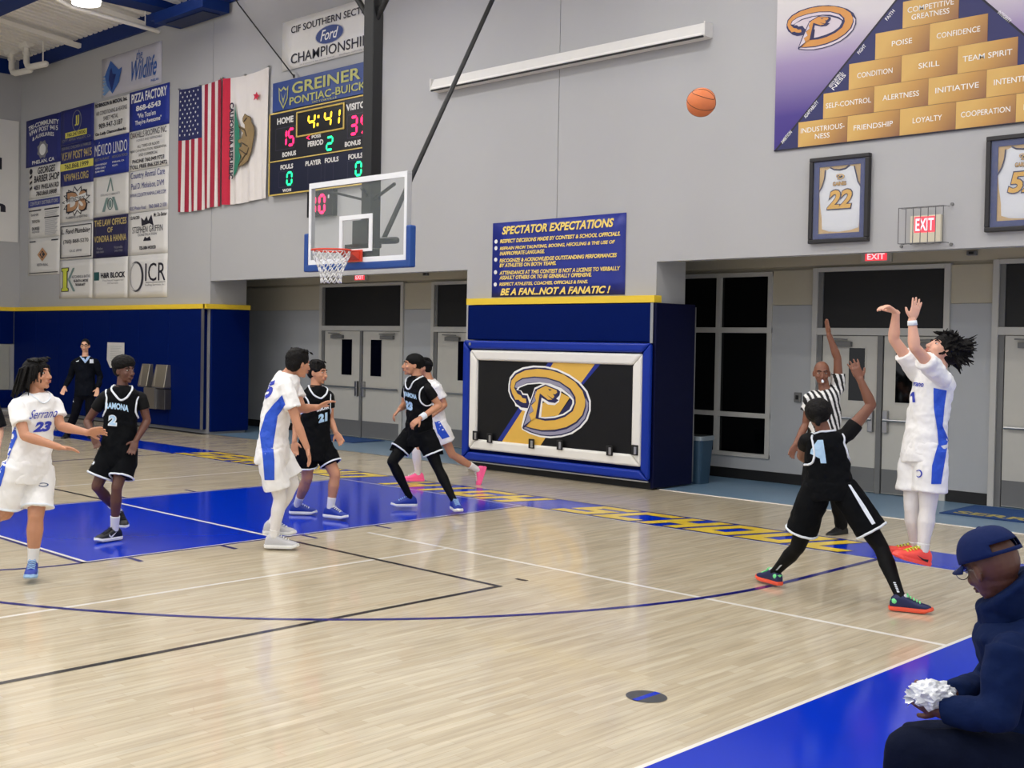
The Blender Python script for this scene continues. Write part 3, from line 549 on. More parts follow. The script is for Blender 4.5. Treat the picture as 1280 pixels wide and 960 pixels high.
banner('lowest white banner of the first column with a tan diamond mark', XA + .17, XB, 3.43, 4.345, CLOTHW, [('p', INKT, [(.47, .74), (.63, .55), (.47, .36), (.31, .55)]), ('p', INKK, [(.47, .66), (.56, .55), (.47, .44), (.38, .55)], .003), T(INKT, 'K', .43, .51, .49, .61, off=.0045), T(INKG, 'KEITH REAL', .3, .66, .24, .31), R_(INKK, .04, .96, .05, .07), R_(INKK, .05, .25, .9, .93), R_(INKK, .75, .96, .9, .93)])
banner('navy banner with a round JJ seal over a yellow phone strip', XB, XC, 6.50, 7.33, CLOTHN, [('o', INKG, .5, .62, .14, .3, .02), T(INKY, 'JJ', .44, .57, .48, .77), R_(INKY, .15, .8, .18, .34), T(INKK, '760.247.0000', .2, .76, .21, .31), T(INKG, 'CITY APPLE VALLEY, CA', .06, .92, .07, .15)])
banner('navy banner lettered V.F.W POST 9415 with yellow strip', XB, XC, 5.52, 6.495, CLOTHN, [T(INKG, 'SERVING CHILDREN & FAMILIES', .05, .93, .88, .95), T(INKGOLD, 'V.F.W POST 9415', .05, .95, .62, .82), R_(INKY, 0, 1, .37, .55), T(INKK, '760.868.1999', .14, .86, .4, .52), T(INKGOLD, 'VFW9415.ORG', .12, .86, .1, .28)])
burst = [(.5 + (.44 if i % 2 else .30) * math.cos(i * math.tau / 26), .55 + (.42 if i % 2 else .28) * math.sin(i * math.tau / 26)) for i in range(26)]
banner('white banner with a tan DS burst mark', XB, XC, 4.65, 5.515, CLOTHW, [('p', INKK, burst), ('p', CLOTHW, [(.5 + (p[0] - .5) * .88, .55 + (p[1] - .55) * .88) for p in burst], .003), T(INKK, 'DS', .20, .84, .24, .84, b=.09, off=.004), T(INKT, 'DS', .24, .80, .28, .80, b=.04, off=.005), ('p', INKW, [(.16, .47), (.8, .62), (.8, .74), (.16, .59)], .006), T(INKK, 'MARTINEZ BROS', .2, .76, .53, .66, off=.007, s=.3), T(INKG, 'PLUMBING & HEATING', .2, .84, .08, .15)])
banner('white banner lettered L. Ford Plumbing inside a black frame line', XB, XC, 3.76, 4.60, CLOTHW, [R_(INKK, .03, .97, .93, .955), R_(INKK, .03, .97, .04, .065), R_(INKK, .03, .05, .04, .95), R_(INKK, .95, .97, .04, .95), T(INKK, 'L. Ford Plumbing', .07, .93, .68, .86, s=.15), T(INKK, '(760) 868-5270', .12, .88, .42, .56, b=.01), T(INKG, 'CA LIC 699743', .32, .68, .2, .27)])
banner('white banner with a big yellow green letter K', XB, XC, 2.83, 3.73, CLOTHW, [('p', INKK, [(.07, .18), (.3, .18), (.3, .27), (.26, .29), (.26, .7), (.3, .72), (.3, .82), (.07, .82), (.07, .72), (.11, .7), (.11, .29), (.07, .27)]), ('p', mat('lime_ink', (206, 212, 70), .6), [(.09, .2), (.28, .2), (.28, .26), (.24, .28), (.24, .72), (.28, .74), (.28, .8), (.09, .8), (.09, .74), (.13, .71), (.13, .28), (.09, .26)], .0032), ('p', INKSG, [(.27, .5), (.42, .8), (.48, .8), (.33, .5), (.5, .18), (.43, .18)]), T(INKG, 'KITCHENS & BATHS', .4, .94, .53, .6), T(INKK, 'RE-BATH & MORE', .45, .88, .42, .49), T(INKK, '760.868.6677', .5, .8, .32, .39)])
banner('white banner lettered ROBINSON & MOON AIR CONDITIONING', XC, XD, 6.47, 7.31, CLOTHW, [T(INKK, 'ROBINSON & MOON, Inc.', .04, .95, .83, .96, b=.05), T(INKK, 'AIR CONDITIONING & HEATING', .07, .94, .63, .74, b=.0), T(INKK, 'SHEET METAL', .28, .7, .46, .57, b=0), T(INKK, '909-947-3187', .15, .82, .26, .4, b=.01), T(INKK, 'Go Lady Diamondbacks', .05, .92, .06, .17, b=.05)])
banner('blue banner lettered MEXICO LINDO in white serif capitals', XC, XD, 5.60, 6.46, CLOTHB, [T(INKW, 'MÉXICO LINDO', .04, .96, .55, .92, b=.0), T(INKG, 'RESTAURANT', .05, .46, .42, .49), T(INKW, 'LUNCH MONDAY', .05, .4, .29, .34), T(INKW, 'OPEN DAILY', .06, .36, .2, .25), T(INKW, '8AM-9PM', .06, .32, .11, .16), T(INKG, 'MEXICAN FOOD', .54, .97, .42, .49), T(INKW, 'PHELAN, CA', .55, .88, .29, .34), T(INKW, '92371', .55, .7, .2, .25)])
banner('white banner with a pale sage spire emblem', XC, XD, 4.69, 5.58, CLOTHW, [('p', INKSG, [(.40, .6), (.49, .95), (.5, .95), (.5, .88), (.43, .6)]), ('p', INKSG, [(.59, .6), (.52, .95), (.5, .95), (.5, .88), (.56, .6)]), T(INKLG, 'SERRANO COMMUNITY', .22, .78, .5, .56), ('p', INKSG, [(.27, .1), (.38, .45), (.45, .45), (.35, .1)]), ('p', INKSG, [(.73, .1), (.62, .45), (.55, .45), (.65, .1)]), ('o', INKGR, .5, .28, .08, .15, .02), ('p', INKSG, ellp(.5, .28, .04, .1))])
banner('dark indigo banner lettered THE LAW OFFICES OF VONDRA & HANNA', XC, XD, 3.735, 4.67, CLOTHD, [T(INKGOLD, 'THE LAW OFFICES', .05, .96, .77, .93, b=.02), T(INKGOLD, 'OF', .43, .58, .6, .73, b=.02), T(INKGOLD, 'VONDRA & HANNA', .05, .96, .38, .54, b=.02), T(INKG, 'Phelan', .13, .3, .2, .26), T(INKG, '868-5400', .12, .33, .12, .17), T(INKG, 'Victorville', .62, .86, .2, .26), T(INKG, '243-7700', .64, .86, .12, .17)])
banner('white banner lettered H&R BLOCK with a dark green square', XC, XD, 2.81, 3.725, CLOTHW, [R_(INKGR, .05, .2, .45, .66), T(INKK, 'H&R BLOCK', .25, .94, .5, .64, b=.04), T(INKG, 'The Proud Supporter', .3, .9, .41, .46, b=0), T(INKG, 'Of Serrano', .45, .75, .35, .39, b=0)])
banner('blue banner lettered PIZZA FACTORY at the top of the right column', XD, XE, 6.465, 7.33, CLOTHB, [T(INKW, 'PIZZA FACTORY', .06, .95, .70, .94, b=.03), T(INKW, '868-6543', .18, .80, .48, .62, b=.06), T(INKW, '"We Toss\'em', .22, .68, .29, .42), T(INKW, 'They\'re Awesome"', .16, .82, .10, .25)])
banner('white banner lettered OAKHILLS ROOFING INC.', XD, XE, 5.59, 6.455, CLOTHW, [T(INKK, 'OAKHILLS ROOFING INC.', .04, .96, .82, .97, b=.0), T(INKG, 'HONEST AND DEPENDABLE', .2, .84, .72, .78, b=0), T(INKK, 'ALL TYPES OF ROOFS', .22, .78, .56, .63, b=.0), T(INKK, 'NEW CONSTRUCTION, RESIDENTIAL', .04, .96, .45, .52, b=0), T(INKK, 'AND COMMERCIAL', .26, .74, .34, .41, b=0), T(INKK, 'PHONE 760.949.9723', .1, .9, .18, .28), T(INKK, 'TOLL FREE 866.525.2472', .04, .97, .04, .14)])
banner('white banner lettered Country Animal Care', XD, XE, 4.67, 5.58, CLOTHW, [T(INKBL, 'Country Animal Care', .06, .92, .77, .97, b=0), T(INKBL, 'Paul D. Mickelson, DVM', .08, .9, .54, .70, b=0), T(INKBL, 'WWW.COUNTRYANIMALCARE.COM', .05, .95, .37, .46, b=0), T(INKBL, '4232 Phelan Road', .04, .46, .06, .15, b=0), T(INKBL, '760.868.2100', .53, .97, .06, .15, b=0)])
banner('white banner lettered STEPHEN GRIFFIN under small wings', XD, XE, 3.735, 4.66, CLOTHW, [T(INKK, '12/6/20', .05, .3, .85, .93), T(INKK, 'Mr. Do Better', .66, .98, .86, .95), ('p', INKK, [(.36, .68), (.34, .88), (.42, .8), (.48, .9), (.52, .78), (.6, .92), (.66, .66), (.55, .72)]), T(INKK, 'STEPHEN GRIFFIN', .12, .88, .52, .67, b=0), T(INKG, 'CONSTRUCTION', .26, .74, .44, .5), ('p', INKK, [(.4, .32), (.44, .42), (.5, .38), (.56, .42), (.6, .32)]), T(INKK, '722-508-WOOD', .3, .72, .12, .2, b=.05)])
ring = [('p', INKK, [(.23 + .19 * math.cos(a), .5 + .36 * math.sin(a)) for a in [math.radians(d) for d in range(-120, 165, 12)]] + [(.20 + .165 * math.cos(a), .5 + .33 * math.sin(a)) for a in [math.radians(d) for d in range(156, -125, -12)]])]
banner('white banner lettered ICR beside a tall black ring', XD, XE, 2.80, 3.73, CLOTHW, ring + [('o', INKG, .22, .5, .16, .32, .008), ('o', INKG, .25, .5, .17, .34, .006), T(INKK, 'ICR', .46, .96, .38, .80, b=0), R_(INKK, .47, .96, .345, .355), T(INKG, 'Staffing Services, Inc.', .46, .96, .26, .32, b=0)])
# upper picture banner
sky = mat('pale_lilac_banner', (192, 190, 200), .6, noise_amt=.12, nscale=1.6)
IKB = mat('wild_blue_ink', (52, 96, 170), .6); IKD = mat('wild_dark_ink', (20, 44, 116), .6); IKL = mat('wild_light_ink', (120, 156, 200), .6)
feath = [('p', IKL, [(.02, .1 + .09 * i), (.2, .3 + .06 * i), (.3, .34 + .05 * i), (.06, .05 + .09 * i)]) for i in range(6)]
banner('pale blue picture banner lettered the Wildlife with a dark bird', -13.5, -10.96, 7.37, 8.26, sky, feath + [('p', IKB, [(.06, .55), (.16, .9), (.3, .62), (.36, .66), (.31, .3), (.2, .05), (.1, .3)], .003), ('p', IKD, [(.13, .42), (.15, .66), (.18, .72), (.2, .55), (.26, .52), (.22, .3), (.19, .12)], .004), T(IKB, 'the', .6, .7, .72, .95, s=.3, b=0), T(IKB, 'Wildlife', .52, .93, .22, .72, s=.35, b=.01), T(IKB, 'PHELAN', .84, .96, .08, .14)], name='picture_banner')
# banner on the left wall
t = thing('wall_banner', 'large white banner on the left side wall at the photo edge', 'banner', (-17.58, 1.5, 4.29))
B(-17.59, -17.575, -.6, 2.70, 4.29, 7.345).build('cloth', CLOTHW, t)
lf_ = (V((-17.565, 0, 0)), V((0, 1, 0)), V((0, 0, 1)), V((1, 0, 0)))
mb = MB(); mb.text('Main', lf_, .9, 2.36, 5.02, 5.32, bold=.04); mb.text('World', lf_, .6, 2.25, 6.08, 6.38, bold=.04); mb.build('lettering', INKK, t)

# ---- spectator sign
SG = mat('sign_blue_board', (20, 38, 136), .45); SY = mat('sign_yellow_lettering', (240, 212, 112), .5)
items = [T(SY, 'SPECTATOR EXPECTATIONS', .08, .92, .835, .945, b=.05, s=.25)]
for s, u1, v in (('RESPECT DECISIONS MADE BY CONTEST & SCHOOL OFFICIALS.', .965, .722), ('REFRAIN FROM TAUNTING, BOOING, HECKLING & THE USE OF', .93, .622), ('INAPPROPRIATE LANGUAGE.', .42, .557), ('RECOGNIZE & ACKNOWLEDGE OUTSTANDING PERFORMANCES', .945, .462), ('BY ATHLETES ON BOTH TEAMS.', .51, .397), ('ATTENDANCE AT THIS CONTEST IS NOT A LICENSE TO VERBALLY', .97, .297), ('ASSAULT OTHERS OR TO BE GENERALLY OFFENSIVE.', .77, .232), ('RESPECT ATHLETES, COACHES, OFFICIALS & FANS.', .745, .142)):
    items.append(T(SY, s, .065, u1, v, v + .052, b=.05, s=.2))
for v in (.745, .655, .50, .33, .165): items.append(('p', INKW, ellp(.032, v + .005, .013, .028)))
items.append(T(SY, 'BE A FAN...NOT A FANATIC !', .075, .905, .02, .115, b=.05, s=.3))
banner('blue sign board lettered SPECTATOR EXPECTATIONS in yellow above the pillar pads', -1.385, 1.11, 2.660, 3.80, SG, items, grp=None, name='rules_sign', cat='sign', eyelets=False)

# ---- flags
RED = mat('flag_red', (150, 24, 50), .8); FWH = mat('flag_white', (216, 210, 206), .8); FBL = mat('flag_blue', (28, 34, 84), .8)
def flag(name, label, x0, x1, z0, z1, colf, mats, nx=52, nz=24, amp=.018, ph=0, sag=.03):
    t = thing(name, label, 'flag', ((x0 + x1) / 2, WY - .05, z0))
    def pos(u, v): return V((x0 + (x1 - x0) * u + (1 - v) * .03 * math.sin(3 * u + ph), WY - .05 - amp * (.25 + 1 - v) * (math.sin(19 * u + ph + 1.5 * v) + .6 * math.sin(41 * u + 2 * v)), z0 + (z1 - z0) * v - sag * 4 * u * (1 - u) * v - .02 * (1 - v) * math.sin(5 * u)))
    mb = MB(); mb.v = [pos(i / nx, j / nz) for i in range(nx + 1) for j in range(nz + 1)]
    for i in range(nx):
        for j in range(nz): mb.f.append((i * (nz + 1) + j, (i + 1) * (nz + 1) + j, (i + 1) * (nz + 1) + j + 1, i * (nz + 1) + j + 1)); mb.mi.append(colf((i + .5) / nx, (j + .5) / nz))
    o = mb.build('cloth', mats, t, smooth=True)
    mb = MB()
    for u in (0, .5, 1): mb.tube([pos(u, 1) + V((0, .02, .01)), pos(u, 1) + V((0, -.02, .01))], .02, 8)
    mb.build('grommets', CHROME, t)
    return t, pos
def usc(u, v): return 2 if (u < .54 and v > .6) else (0 if int(u * 13) % 2 == 0 else 1)
t, pos = flag('national_flag', 'United States flag hung vertically with its blue star field at upper left', -10.2, -8.68, 4.56, 7.10, usc, [RED, FWH, FBL])
mb = MB()
for r in range(11):
    for c in range(5 if r % 2 == 0 else 4):
        u = (.05 if r % 2 == 0 else .10) + c * .105; v = .97 - r * .0345
        p = pos(u, v) + V((0, -.018, 0)); k = len(mb.v); rr = .032
        mb.v += [p + V((rr * (1 if q % 2 == 0 else .4) * math.sin(q * math.tau / 10), 0, rr * (1 if q % 2 == 0 else .4) * math.cos(q * math.tau / 10))) for q in range(10)]; mb.v.append(p); mb.f += [(k + 10, k + q, k + (q + 1) % 10) for q in range(10)]; mb.mi += [0] * 10
mb.build('stars', INKW, t, kind='stuff')
t, pos = flag('state_flag', 'white California flag hung vertically with a brown bear and red stripe', -8.63, -7.13, 4.6, 7.10, lambda u, v: 0 if u < .165 else 1, [mat('flag_bright_red', (186, 28, 58), .8), FWH, FBL], ph=1.2, amp=.014, sag=.05)
FRF = wallframe(WY - .10)
BEAR = [(-7.81, 6.3), (-7.72, 6.25), (-7.61, 6.21), (-7.58, 6.11), (-7.49, 6.01), (-7.47, 5.88), (-7.52, 5.71), (-7.57, 5.53), (-7.69, 5.36), (-7.85, 5.3), (-8.01, 5.28), (-7.98, 5.34), (-7.9, 5.47), (-7.98, 5.57), (-7.99, 5.65), (-7.88, 5.67), (-7.91, 5.74), (-8.01, 5.75), (-8.03, 5.81), (-7.91, 5.83), (-7.86, 5.93), (-7.97, 6.03), (-8.03, 6.12), (-7.92, 6.06), (-7.8, 6.01), (-7.81, 6.09), (-7.88, 6.16), (-7.88, 6.22)]
MB().poly([(-8.14, 6.51), (-8.08, 6.26), (-7.99, 6.07), (-7.97, 5.76), (-7.94, 5.45), (-8.06, 5.21), (-8.16, 5.09), (-8.12, 5.46), (-8.15, 6.09)], FRF, 0).build('grass_print', mat('flag_green', (36, 116, 92), .8), t)
MB().poly(BEAR, FRF, .003).build('bear_outline', mat('bear_dark', (64, 52, 40), .8), t)
bc = (-7.75, 5.8)
MB().poly([(bc[0] + (x - bc[0]) * .93 + .0, bc[1] + (z - bc[1]) * .97) for x, z in BEAR], FRF, .006).build('bear_print', mat('bear_brown', (134, 112, 76), .8, noise_amt=.25, nscale=9), t)
mb = MB()
for a, b in (((-7.99, 6.06), (-7.80, 5.98)), ((-7.80, 5.98), (-7.74, 5.86)), ((-7.90, 5.75), (-7.70, 5.66)), ((-7.96, 5.62), (-7.72, 5.50)), ((-7.72, 5.50), (-7.66, 5.62)), ((-7.98, 5.32), (-7.74, 5.52)), ((-7.82, 6.15), (-7.74, 6.20))):
    mb.tube([V((a[0], WY - .108, a[1])), V((b[0], WY - .108, b[1]))], .012, 5)
mb.build('bear_lines', mat('bear_dark', (64, 52, 40)), t, kind='stuff')
MB().poly([(-7.43, 6.67), (-7.4, 6.61), (-7.34, 6.57), (-7.41, 6.55), (-7.39, 6.49), (-7.45, 6.54), (-7.53, 6.51), (-7.5, 6.58), (-7.54, 6.63), (-7.47, 6.62)], FRF, .003).build('red_star', mat('flag_bright_red', (186, 28, 58)), t)
rotf = (V((-8.135, WY - .125, 6.56)), V((0, 0, -1)), V((1, 0, 0)), V((0, -1, 0)))
MB().text('CALIFORNIA REPUBLIC', rotf, 0, 1.5, -.15, -.01, bold=.05).build('lettering', INKK, t)

# ---- championship banner, dealer sign, scoreboard, shot clock
t = banner('white cloth banner lettered CIF SOUTHERN SECTION CHAMPIONSHIPS with a blue oval', -6.75, -3.98, 6.95, 7.86, CLOTHW, [T(INKK, 'CIF SOUTHERN SECTION', .10, .94, .72, .86, b=.012), ('p', INKLG, ellp(.5, .50, .145, .185)), ('p', mat('oval_blue', (20, 52, 120), .4), ellp(.5, .50, .137, .172), .003), ('o', INKW, .5, .50, .128, .158, .006), T(INKW, 'Ford', .41, .59, .40, .61, s=.35, b=.01, off=.006), T(INKK, 'CHAMPIONSHIPS', .10, .92, .10, .30, b=.008), T(INKG, 'presented by your local', .2, .55, .03, .06, b=0), T(INKG, 'southern california stores', .6, .9, .03, .06, b=0)], grp=None, name='championship_banner', y=WY - .03)
DBL = mat('dealer_sign_blue', (24, 56, 124), .45); DGY = mat('dealer_sign_gold', (170, 170, 96), .5)
SBY = WY - .1
DS = wallframe(SBY - .012)
t = thing('dealer_sign', 'blue sign board lettered GREINER PONTIAC-BUICK in gold atop the scoreboard', 'sign', (-5.45, SBY, 6.2))
B(-6.93, -4.05, SBY, WY, 6.2, 6.745).build('board', DBL, t, bevel=.005)
mb = MB(); mb.text('GREINER', DS, -6.33, -4.42, 6.46, 6.67, bold=.02); mb.text('PONTIAC-BUICK', DS, -6.40, -4.28, 6.27, 6.41, bold=.02); mb.text('VICTORVILLE', DS, -5.75, -5.05, 6.215, 6.25, bold=.01)
mb.poly([(-6.73, 6.64), (-6.66, 6.58), (-6.58, 6.64), (-6.50, 6.58), (-6.44, 6.64), (-6.455, 6.4), (-6.585, 6.22), (-6.715, 6.4)], DS, .001); mb.build('lettering', DGY, t)
mb = MB(); mb.poly([(-6.705, 6.59), (-6.66, 6.55), (-6.585, 6.60), (-6.51, 6.55), (-6.465, 6.59), (-6.48, 6.41), (-6.585, 6.27), (-6.69, 6.41)], DS, .003); mb.build('shield_inner', DBL, t)
mb = MB(); mb.poly([(-6.66, 6.53), (-6.60, 6.42), (-6.57, 6.42), (-6.51, 6.53), (-6.585, 6.32)], DS, .005); mb.build('shield_arrow', DGY, t)
SBN = mat('scoreboard_navy', (10, 18, 46), .4); SBK = mat('scoreboard_window', (8, 8, 12), .3); SBGOLD = mat('scoreboard_gold', (206, 178, 92), .5); SBW = mat('scoreboard_white', (216, 214, 210), .5); SBL = mat('scoreboard_box_line', (70, 62, 84), .5)
LR = mat('led_red', (255, 30, 90), .5, emit=2.6); LY = mat('led_yellow', (255, 205, 40), .5, emit=2.4); LG = mat('led_green', (30, 255, 150), .5, emit=1.8)
OFFR = mat('led_off', (26, 22, 30), .5)
SEG = {'0': 'abcdef', '1': 'bc', '2': 'abged', '3': 'abgcd', '4': 'fgbc', '5': 'afgcd', '8': 'abcdefg'}
def seven(mb, ch, fr, x0, x1, z0, z1, w_, sh=.0, off=.004):
    zm = (z0 + z1) / 2; g = w_ * .18; h = w_ / 2
    def seg(a, b):
        (ax, az), (bx, bz) = a, b; dx, dz = bx - ax, bz - az; l = math.hypot(dx, dz); dx /= l; dz /= l; ax += dx * g; az += dz * g; bx -= dx * g; bz -= dz * g; nx_, nz_ = -dz, dx
        P_ = [(ax, az), (ax + dx * h + nx_ * h, az + dz * h + nz_ * h), (bx - dx * h + nx_ * h, bz - dz * h + nz_ * h), (bx, bz), (bx - dx * h - nx_ * h, bz - dz * h - nz_ * h), (ax + dx * h - nx_ * h, az + dz * h - nz_ * h)]
        mb.poly([(px + sh * (pz - z0), pz) for px, pz in P_], fr, off)
    A, Bp, C_, D, E_, F_ = (x0 + h, z1 - h), (x1 - h, z1 - h), (x1 - h, zm), (x0 + h, zm), (x0 + h, z0 + h), (x1 - h, z0 + h)
    S = dict(a=(A, Bp), b=(Bp, C_), c=(C_, F_), d=(E_, F_), e=(D, E_), f=(A, D), g=(D, C_))
    for s in SEG[ch]: seg(*S[s])
t = thing('scoreboard', 'navy scoreboard reading HOME 15, VISITORS 35, clock 4:41, period 2', 'scoreboard', (-5.45, SBY, 4.64))
B(-7.0, -4.02, SBY, WY, 4.645, 6.17).build('cabinet', SBN, t, bevel=.006)
B(-6.95, -4.07, SBY - .004, SBY, 5.28, 6.12).build('upper_panel', mat('scoreboard_black', (12, 13, 24), .4), t)
mb = MB(); zf = SBY - .014
for a in ((-7.01, -4.01, 6.155, 6.18), (-7.01, -4.01, 4.635, 4.66), (-7.01, -6.985, 4.64, 6.18), (-4.035, -4.01, 4.64, 6.18), (-7.0, -4.02, 5.262, 5.282)): mb.box(a[0], a[1], zf, SBY, a[2], a[3])
mb.build('gold_frame', SBGOLD, t)
mb = MB(); q = [(-6.17, 5.66), (-4.85, 5.66), (-4.85, 6.10), (-6.17, 6.10)]
for i in range(4):
    a, b = q[i], q[(i + 1) % 4]; mb.tube([(a[0], zf, a[1]), (b[0], zf, b[1])], .016, 6)
mb.build('clock_frame', SBGOLD, t)
SF = wallframe(SBY - .006)
mb = MB()
for a in ((-6.15, -4.87, 5.68, 6.08),): mb.poly(rect(a[0], a[1], a[2], a[3]), SF, .0)
mb.build('clock_window', SBK, t)
mb = MB()
for (a, b, c, d) in ((-6.81, -6.24, 5.47, 5.88), (-4.76, -4.19, 5.47, 5.88), (-6.70, -6.26, 4.77, 5.07), (-5.84, -5.46, 4.77, 5.09), (-5.36, -5.12, 4.77, 5.09), (-4.74, -4.30, 4.77, 5.08)):
    for r4 in ((a, b, d - .008, d), (a, b, c, c + .008), (a, a + .008, c, d), (b - .008, b, c, d)): mb.poly(rect(*r4), SF, .001)
mb.build('box_lines', SBL, t)
mb = MB()
for s, a, b, c, d in (('HOME', -6.77, -6.28, 5.95, 6.07), ('VISITORS', -4.80, -4.12, 5.95, 6.07), ('BONUS', -6.60, -6.19, 5.33, 5.42), ('BONUS', -4.82, -4.40, 5.33, 5.42), ('POSS', -5.74, -5.48, 5.58, 5.64), ('PERIOD', -5.85, -5.41, 5.44, 5.54), ('FOULS', -6.65, -6.27, 5.10, 5.19), ('PLAYER', -5.91, -5.46, 5.10, 5.19), ('FOULS', -5.36, -4.98, 5.10, 5.19), ('FOULS', -4.72, -4.34, 5.10, 5.19), ('WON', -6.58, -6.32, 4.68, 4.74)): mb.text(s, SF, a, b, c, d, .002, bold=.04)
mb.build('lettering', SBW, t)
mb = MB(); seven(mb, '4', SF, -5.88, -5.66, 5.73, 6.04, .045, .1); seven(mb, '4', SF, -5.42, -5.20, 5.73, 6.04, .045, .1); seven(mb, '1', SF, -5.16, -4.97, 5.73, 6.04, .045, .1)
mb.poly(rect(-5.58, -5.53, 5.93, 5.98), SF, .004); mb.poly(rect(-5.60, -5.55, 5.79, 5.84), SF, .004); mb.build('clock_digits', LY, t)
mb = MB(); seven(mb, '1', SF, -6.66, -6.47, 5.51, 5.85, .05, .05); seven(mb, '5', SF, -6.45, -6.25, 5.51, 5.85, .05, .05); seven(mb, '3', SF, -4.70, -4.49, 5.51, 5.85, .05, .05); seven(mb, '5', SF, -4.42, -4.21, 5.51, 5.85, .05, .05)
mb.poly([(-5.90, 5.61), (-5.80, 5.65), (-5.80, 5.635), (-5.87, 5.61), (-5.80, 5.585), (-5.80, 5.57)], SF, .003); mb.build('score_digits', LR, t)
mb = MB(); seven(mb, '2', SF, -5.34, -5.14, 5.31, 5.57, .04, .05); seven(mb, '0', SF, -6.47, -6.29, 4.79, 5.05, .04, .03); seven(mb, '0', SF, -4.54, -4.36, 4.79, 5.05, .04, .03); mb.build('green_digits', LG, t)
t = thing('shot_clock', 'black shot clock reading 30 in red digits below the scoreboard', 'clock', (-5.45, WY - .05, 4.16))
B(-5.84, -5.12, WY - .12, WY, 4.16, 4.63).build('cabinet', SBK, t, bevel=.01)
SHF = wallframe(WY - .125)
mb = MB(); seven(mb, '3', SHF, -5.76, -5.565, 4.20, 4.56, .055); seven(mb, '0', SHF, -5.50, -5.30, 4.20, 4.56, .055); mb.build('red_digits', LR, t)
MB().poly(rect(-5.24, -5.20, 4.47, 4.53), SHF, .001).build('indicator', SBW, t)
t = thing('hanging_cable', 'thin black cable falling from the roof to the gold dealer sign', 'cable', (-6.4, 2.66, 6.7))
MB().tube([(-8.4, 2.60, 8.9), (-8.0, 2.62, 8.42), (-6.28, 2.65, 6.78)], .013, 6).build('cable', BLACK, t)
MB().tube([(-6.28, 2.65, 6.80), (-6.28, 2.65, 6.77)], .02, 6).build('clip', BLACK, t)

# ---- long light bar
t = thing('wall_light_bar', 'long white unlit light bar on the upper wall over the rules sign', 'light fixture', (-.13, 2.6, 5.98))
MB().add([(-2.63, WY, 6.18), (-2.63, WY - .12, 6.18), (-2.63, WY - .2, 6.0), (-2.63, WY, 5.98), (2.40, WY, 6.18), (2.40, WY - .12, 6.18), (2.40, WY - .2, 6.0), (2.40, WY, 5.98)], [(0, 1, 2, 3), (7, 6, 5, 4), (0, 4, 5, 1), (1, 5, 6, 2), (2, 6, 7, 3), (3, 7, 4, 0)]).build('housing', mat('fixture_white', (220, 218, 214), .5), t, bevel=.008)
MB().add([(-2.6, WY - .125, 6.155), (-2.6, WY - .192, 6.02), (2.37, WY - .192, 6.02), (2.37, WY - .125, 6.155)], [(0, 1, 2, 3)]).build('lens', mat('fixture_lens', (236, 234, 228), .4), t)
B(-2.62, 2.39, WY - .198, WY - .17, 5.976, 5.995).build('lower_edge', BLACK, t)
B(2.15, 2.27, WY - .128, WY - .12, 6.12, 6.15).build('badge', NAVYLINE, t)
for xx in (-2.645, 2.40): B(xx, xx + .015, WY - .19, WY, 5.99, 6.18).build('end_cap', mat('fixture_white', (220, 218, 214)), t)

# ---- pyramid banner
def grad_mat(name, stops, axis, a, b, rough=.55):
    m = bpy.data.materials.new(name); m.use_nodes = True; nt = m.node_tree; bs = nt.nodes['Principled BSDF']; bs.inputs['Roughness'].default_value = rough
    g = nt.nodes.new('ShaderNodeNewGeometry'); s = nt.nodes.new('ShaderNodeSeparateXYZ'); nt.links.new(g.outputs['Position'], s.inputs[0])
    mr = nt.nodes.new('ShaderNodeMapRange'); mr.inputs['From Min'].default_value = a; mr.inputs['From Max'].default_value = b; nt.links.new(s.outputs[axis], mr.inputs['Value'])
    cr = nt.nodes.new('ShaderNodeValToRGB'); nt.links.new(mr.outputs[0], cr.inputs[0]); el = cr.color_ramp.elements
    el[0].position = stops[0][0]; el[0].color = (*srgb(stops[0][1]), 1); el[1].position = stops[-1][0]; el[1].color = (*srgb(stops[-1][1]), 1)
    for p, c in stops[1:-1]: e = el.new(p); e.color = (*srgb(c), 1)
    nt.links.new(cr.outputs[0], bs.inputs['Base Color']); return m
PB = grad_mat('pyramid_banner_print', [(0, (54, 38, 124)), (.22, (66, 48, 130)), (.55, (150, 132, 172)), (.8, (206, 200, 204)), (1, (212, 208, 206))], 'Z', 4.42, 6.3)
t = thing('pyramid_banner', 'huge purple banner with a gold brick pyramid of virtues', 'banner', (6, WY - .02, 4.41))
PYF = wallframe(WY - .02)
pm = MB(); pm.box(3.34, 7.14, WY - .018, WY - .006, 4.415, 7.6); pm.build('cloth', PB, t)
DBR = mat('pyramid_navy', (38, 40, 92), .55)
MB().poly([(3.35, 4.42), (5.24, 6.405), (7.13, 4.42)], PYF, .002).build('navy_triangle', DBR, t)
mb = MB()
for a, b in (((3.345, 4.42), (5.225, 6.42)), ((7.11, 4.42), (5.225, 6.42))): mb.poly([a, (a[0] + .03, a[1]), (b[0] + .03, b[1]), b], PYF, .003)
mb.poly(rect(3.34, 7.14, 4.412, 4.428), PYF, .003); mb.build('edge_line', INKK, t)
rows = [(3.666, 4.43, ['INDUSTRIOUS-\nNESS', 'FRIENDSHIP', 'LOYALTY', 'COOPERATION', 'ENTHUSIASM']), (3.984, 4.738, ['SELF-CONTROL', 'ALERTNESS', 'INITIATIVE', 'INTENTNESS']), (4.299, 5.045, ['CONDITION', 'SKILL', 'TEAM SPIRIT']), (4.612, 5.352, ['POISE', 'CONFIDENCE']), (4.927, 5.660, ['COMPETITIVE\nGREATNESS'])]
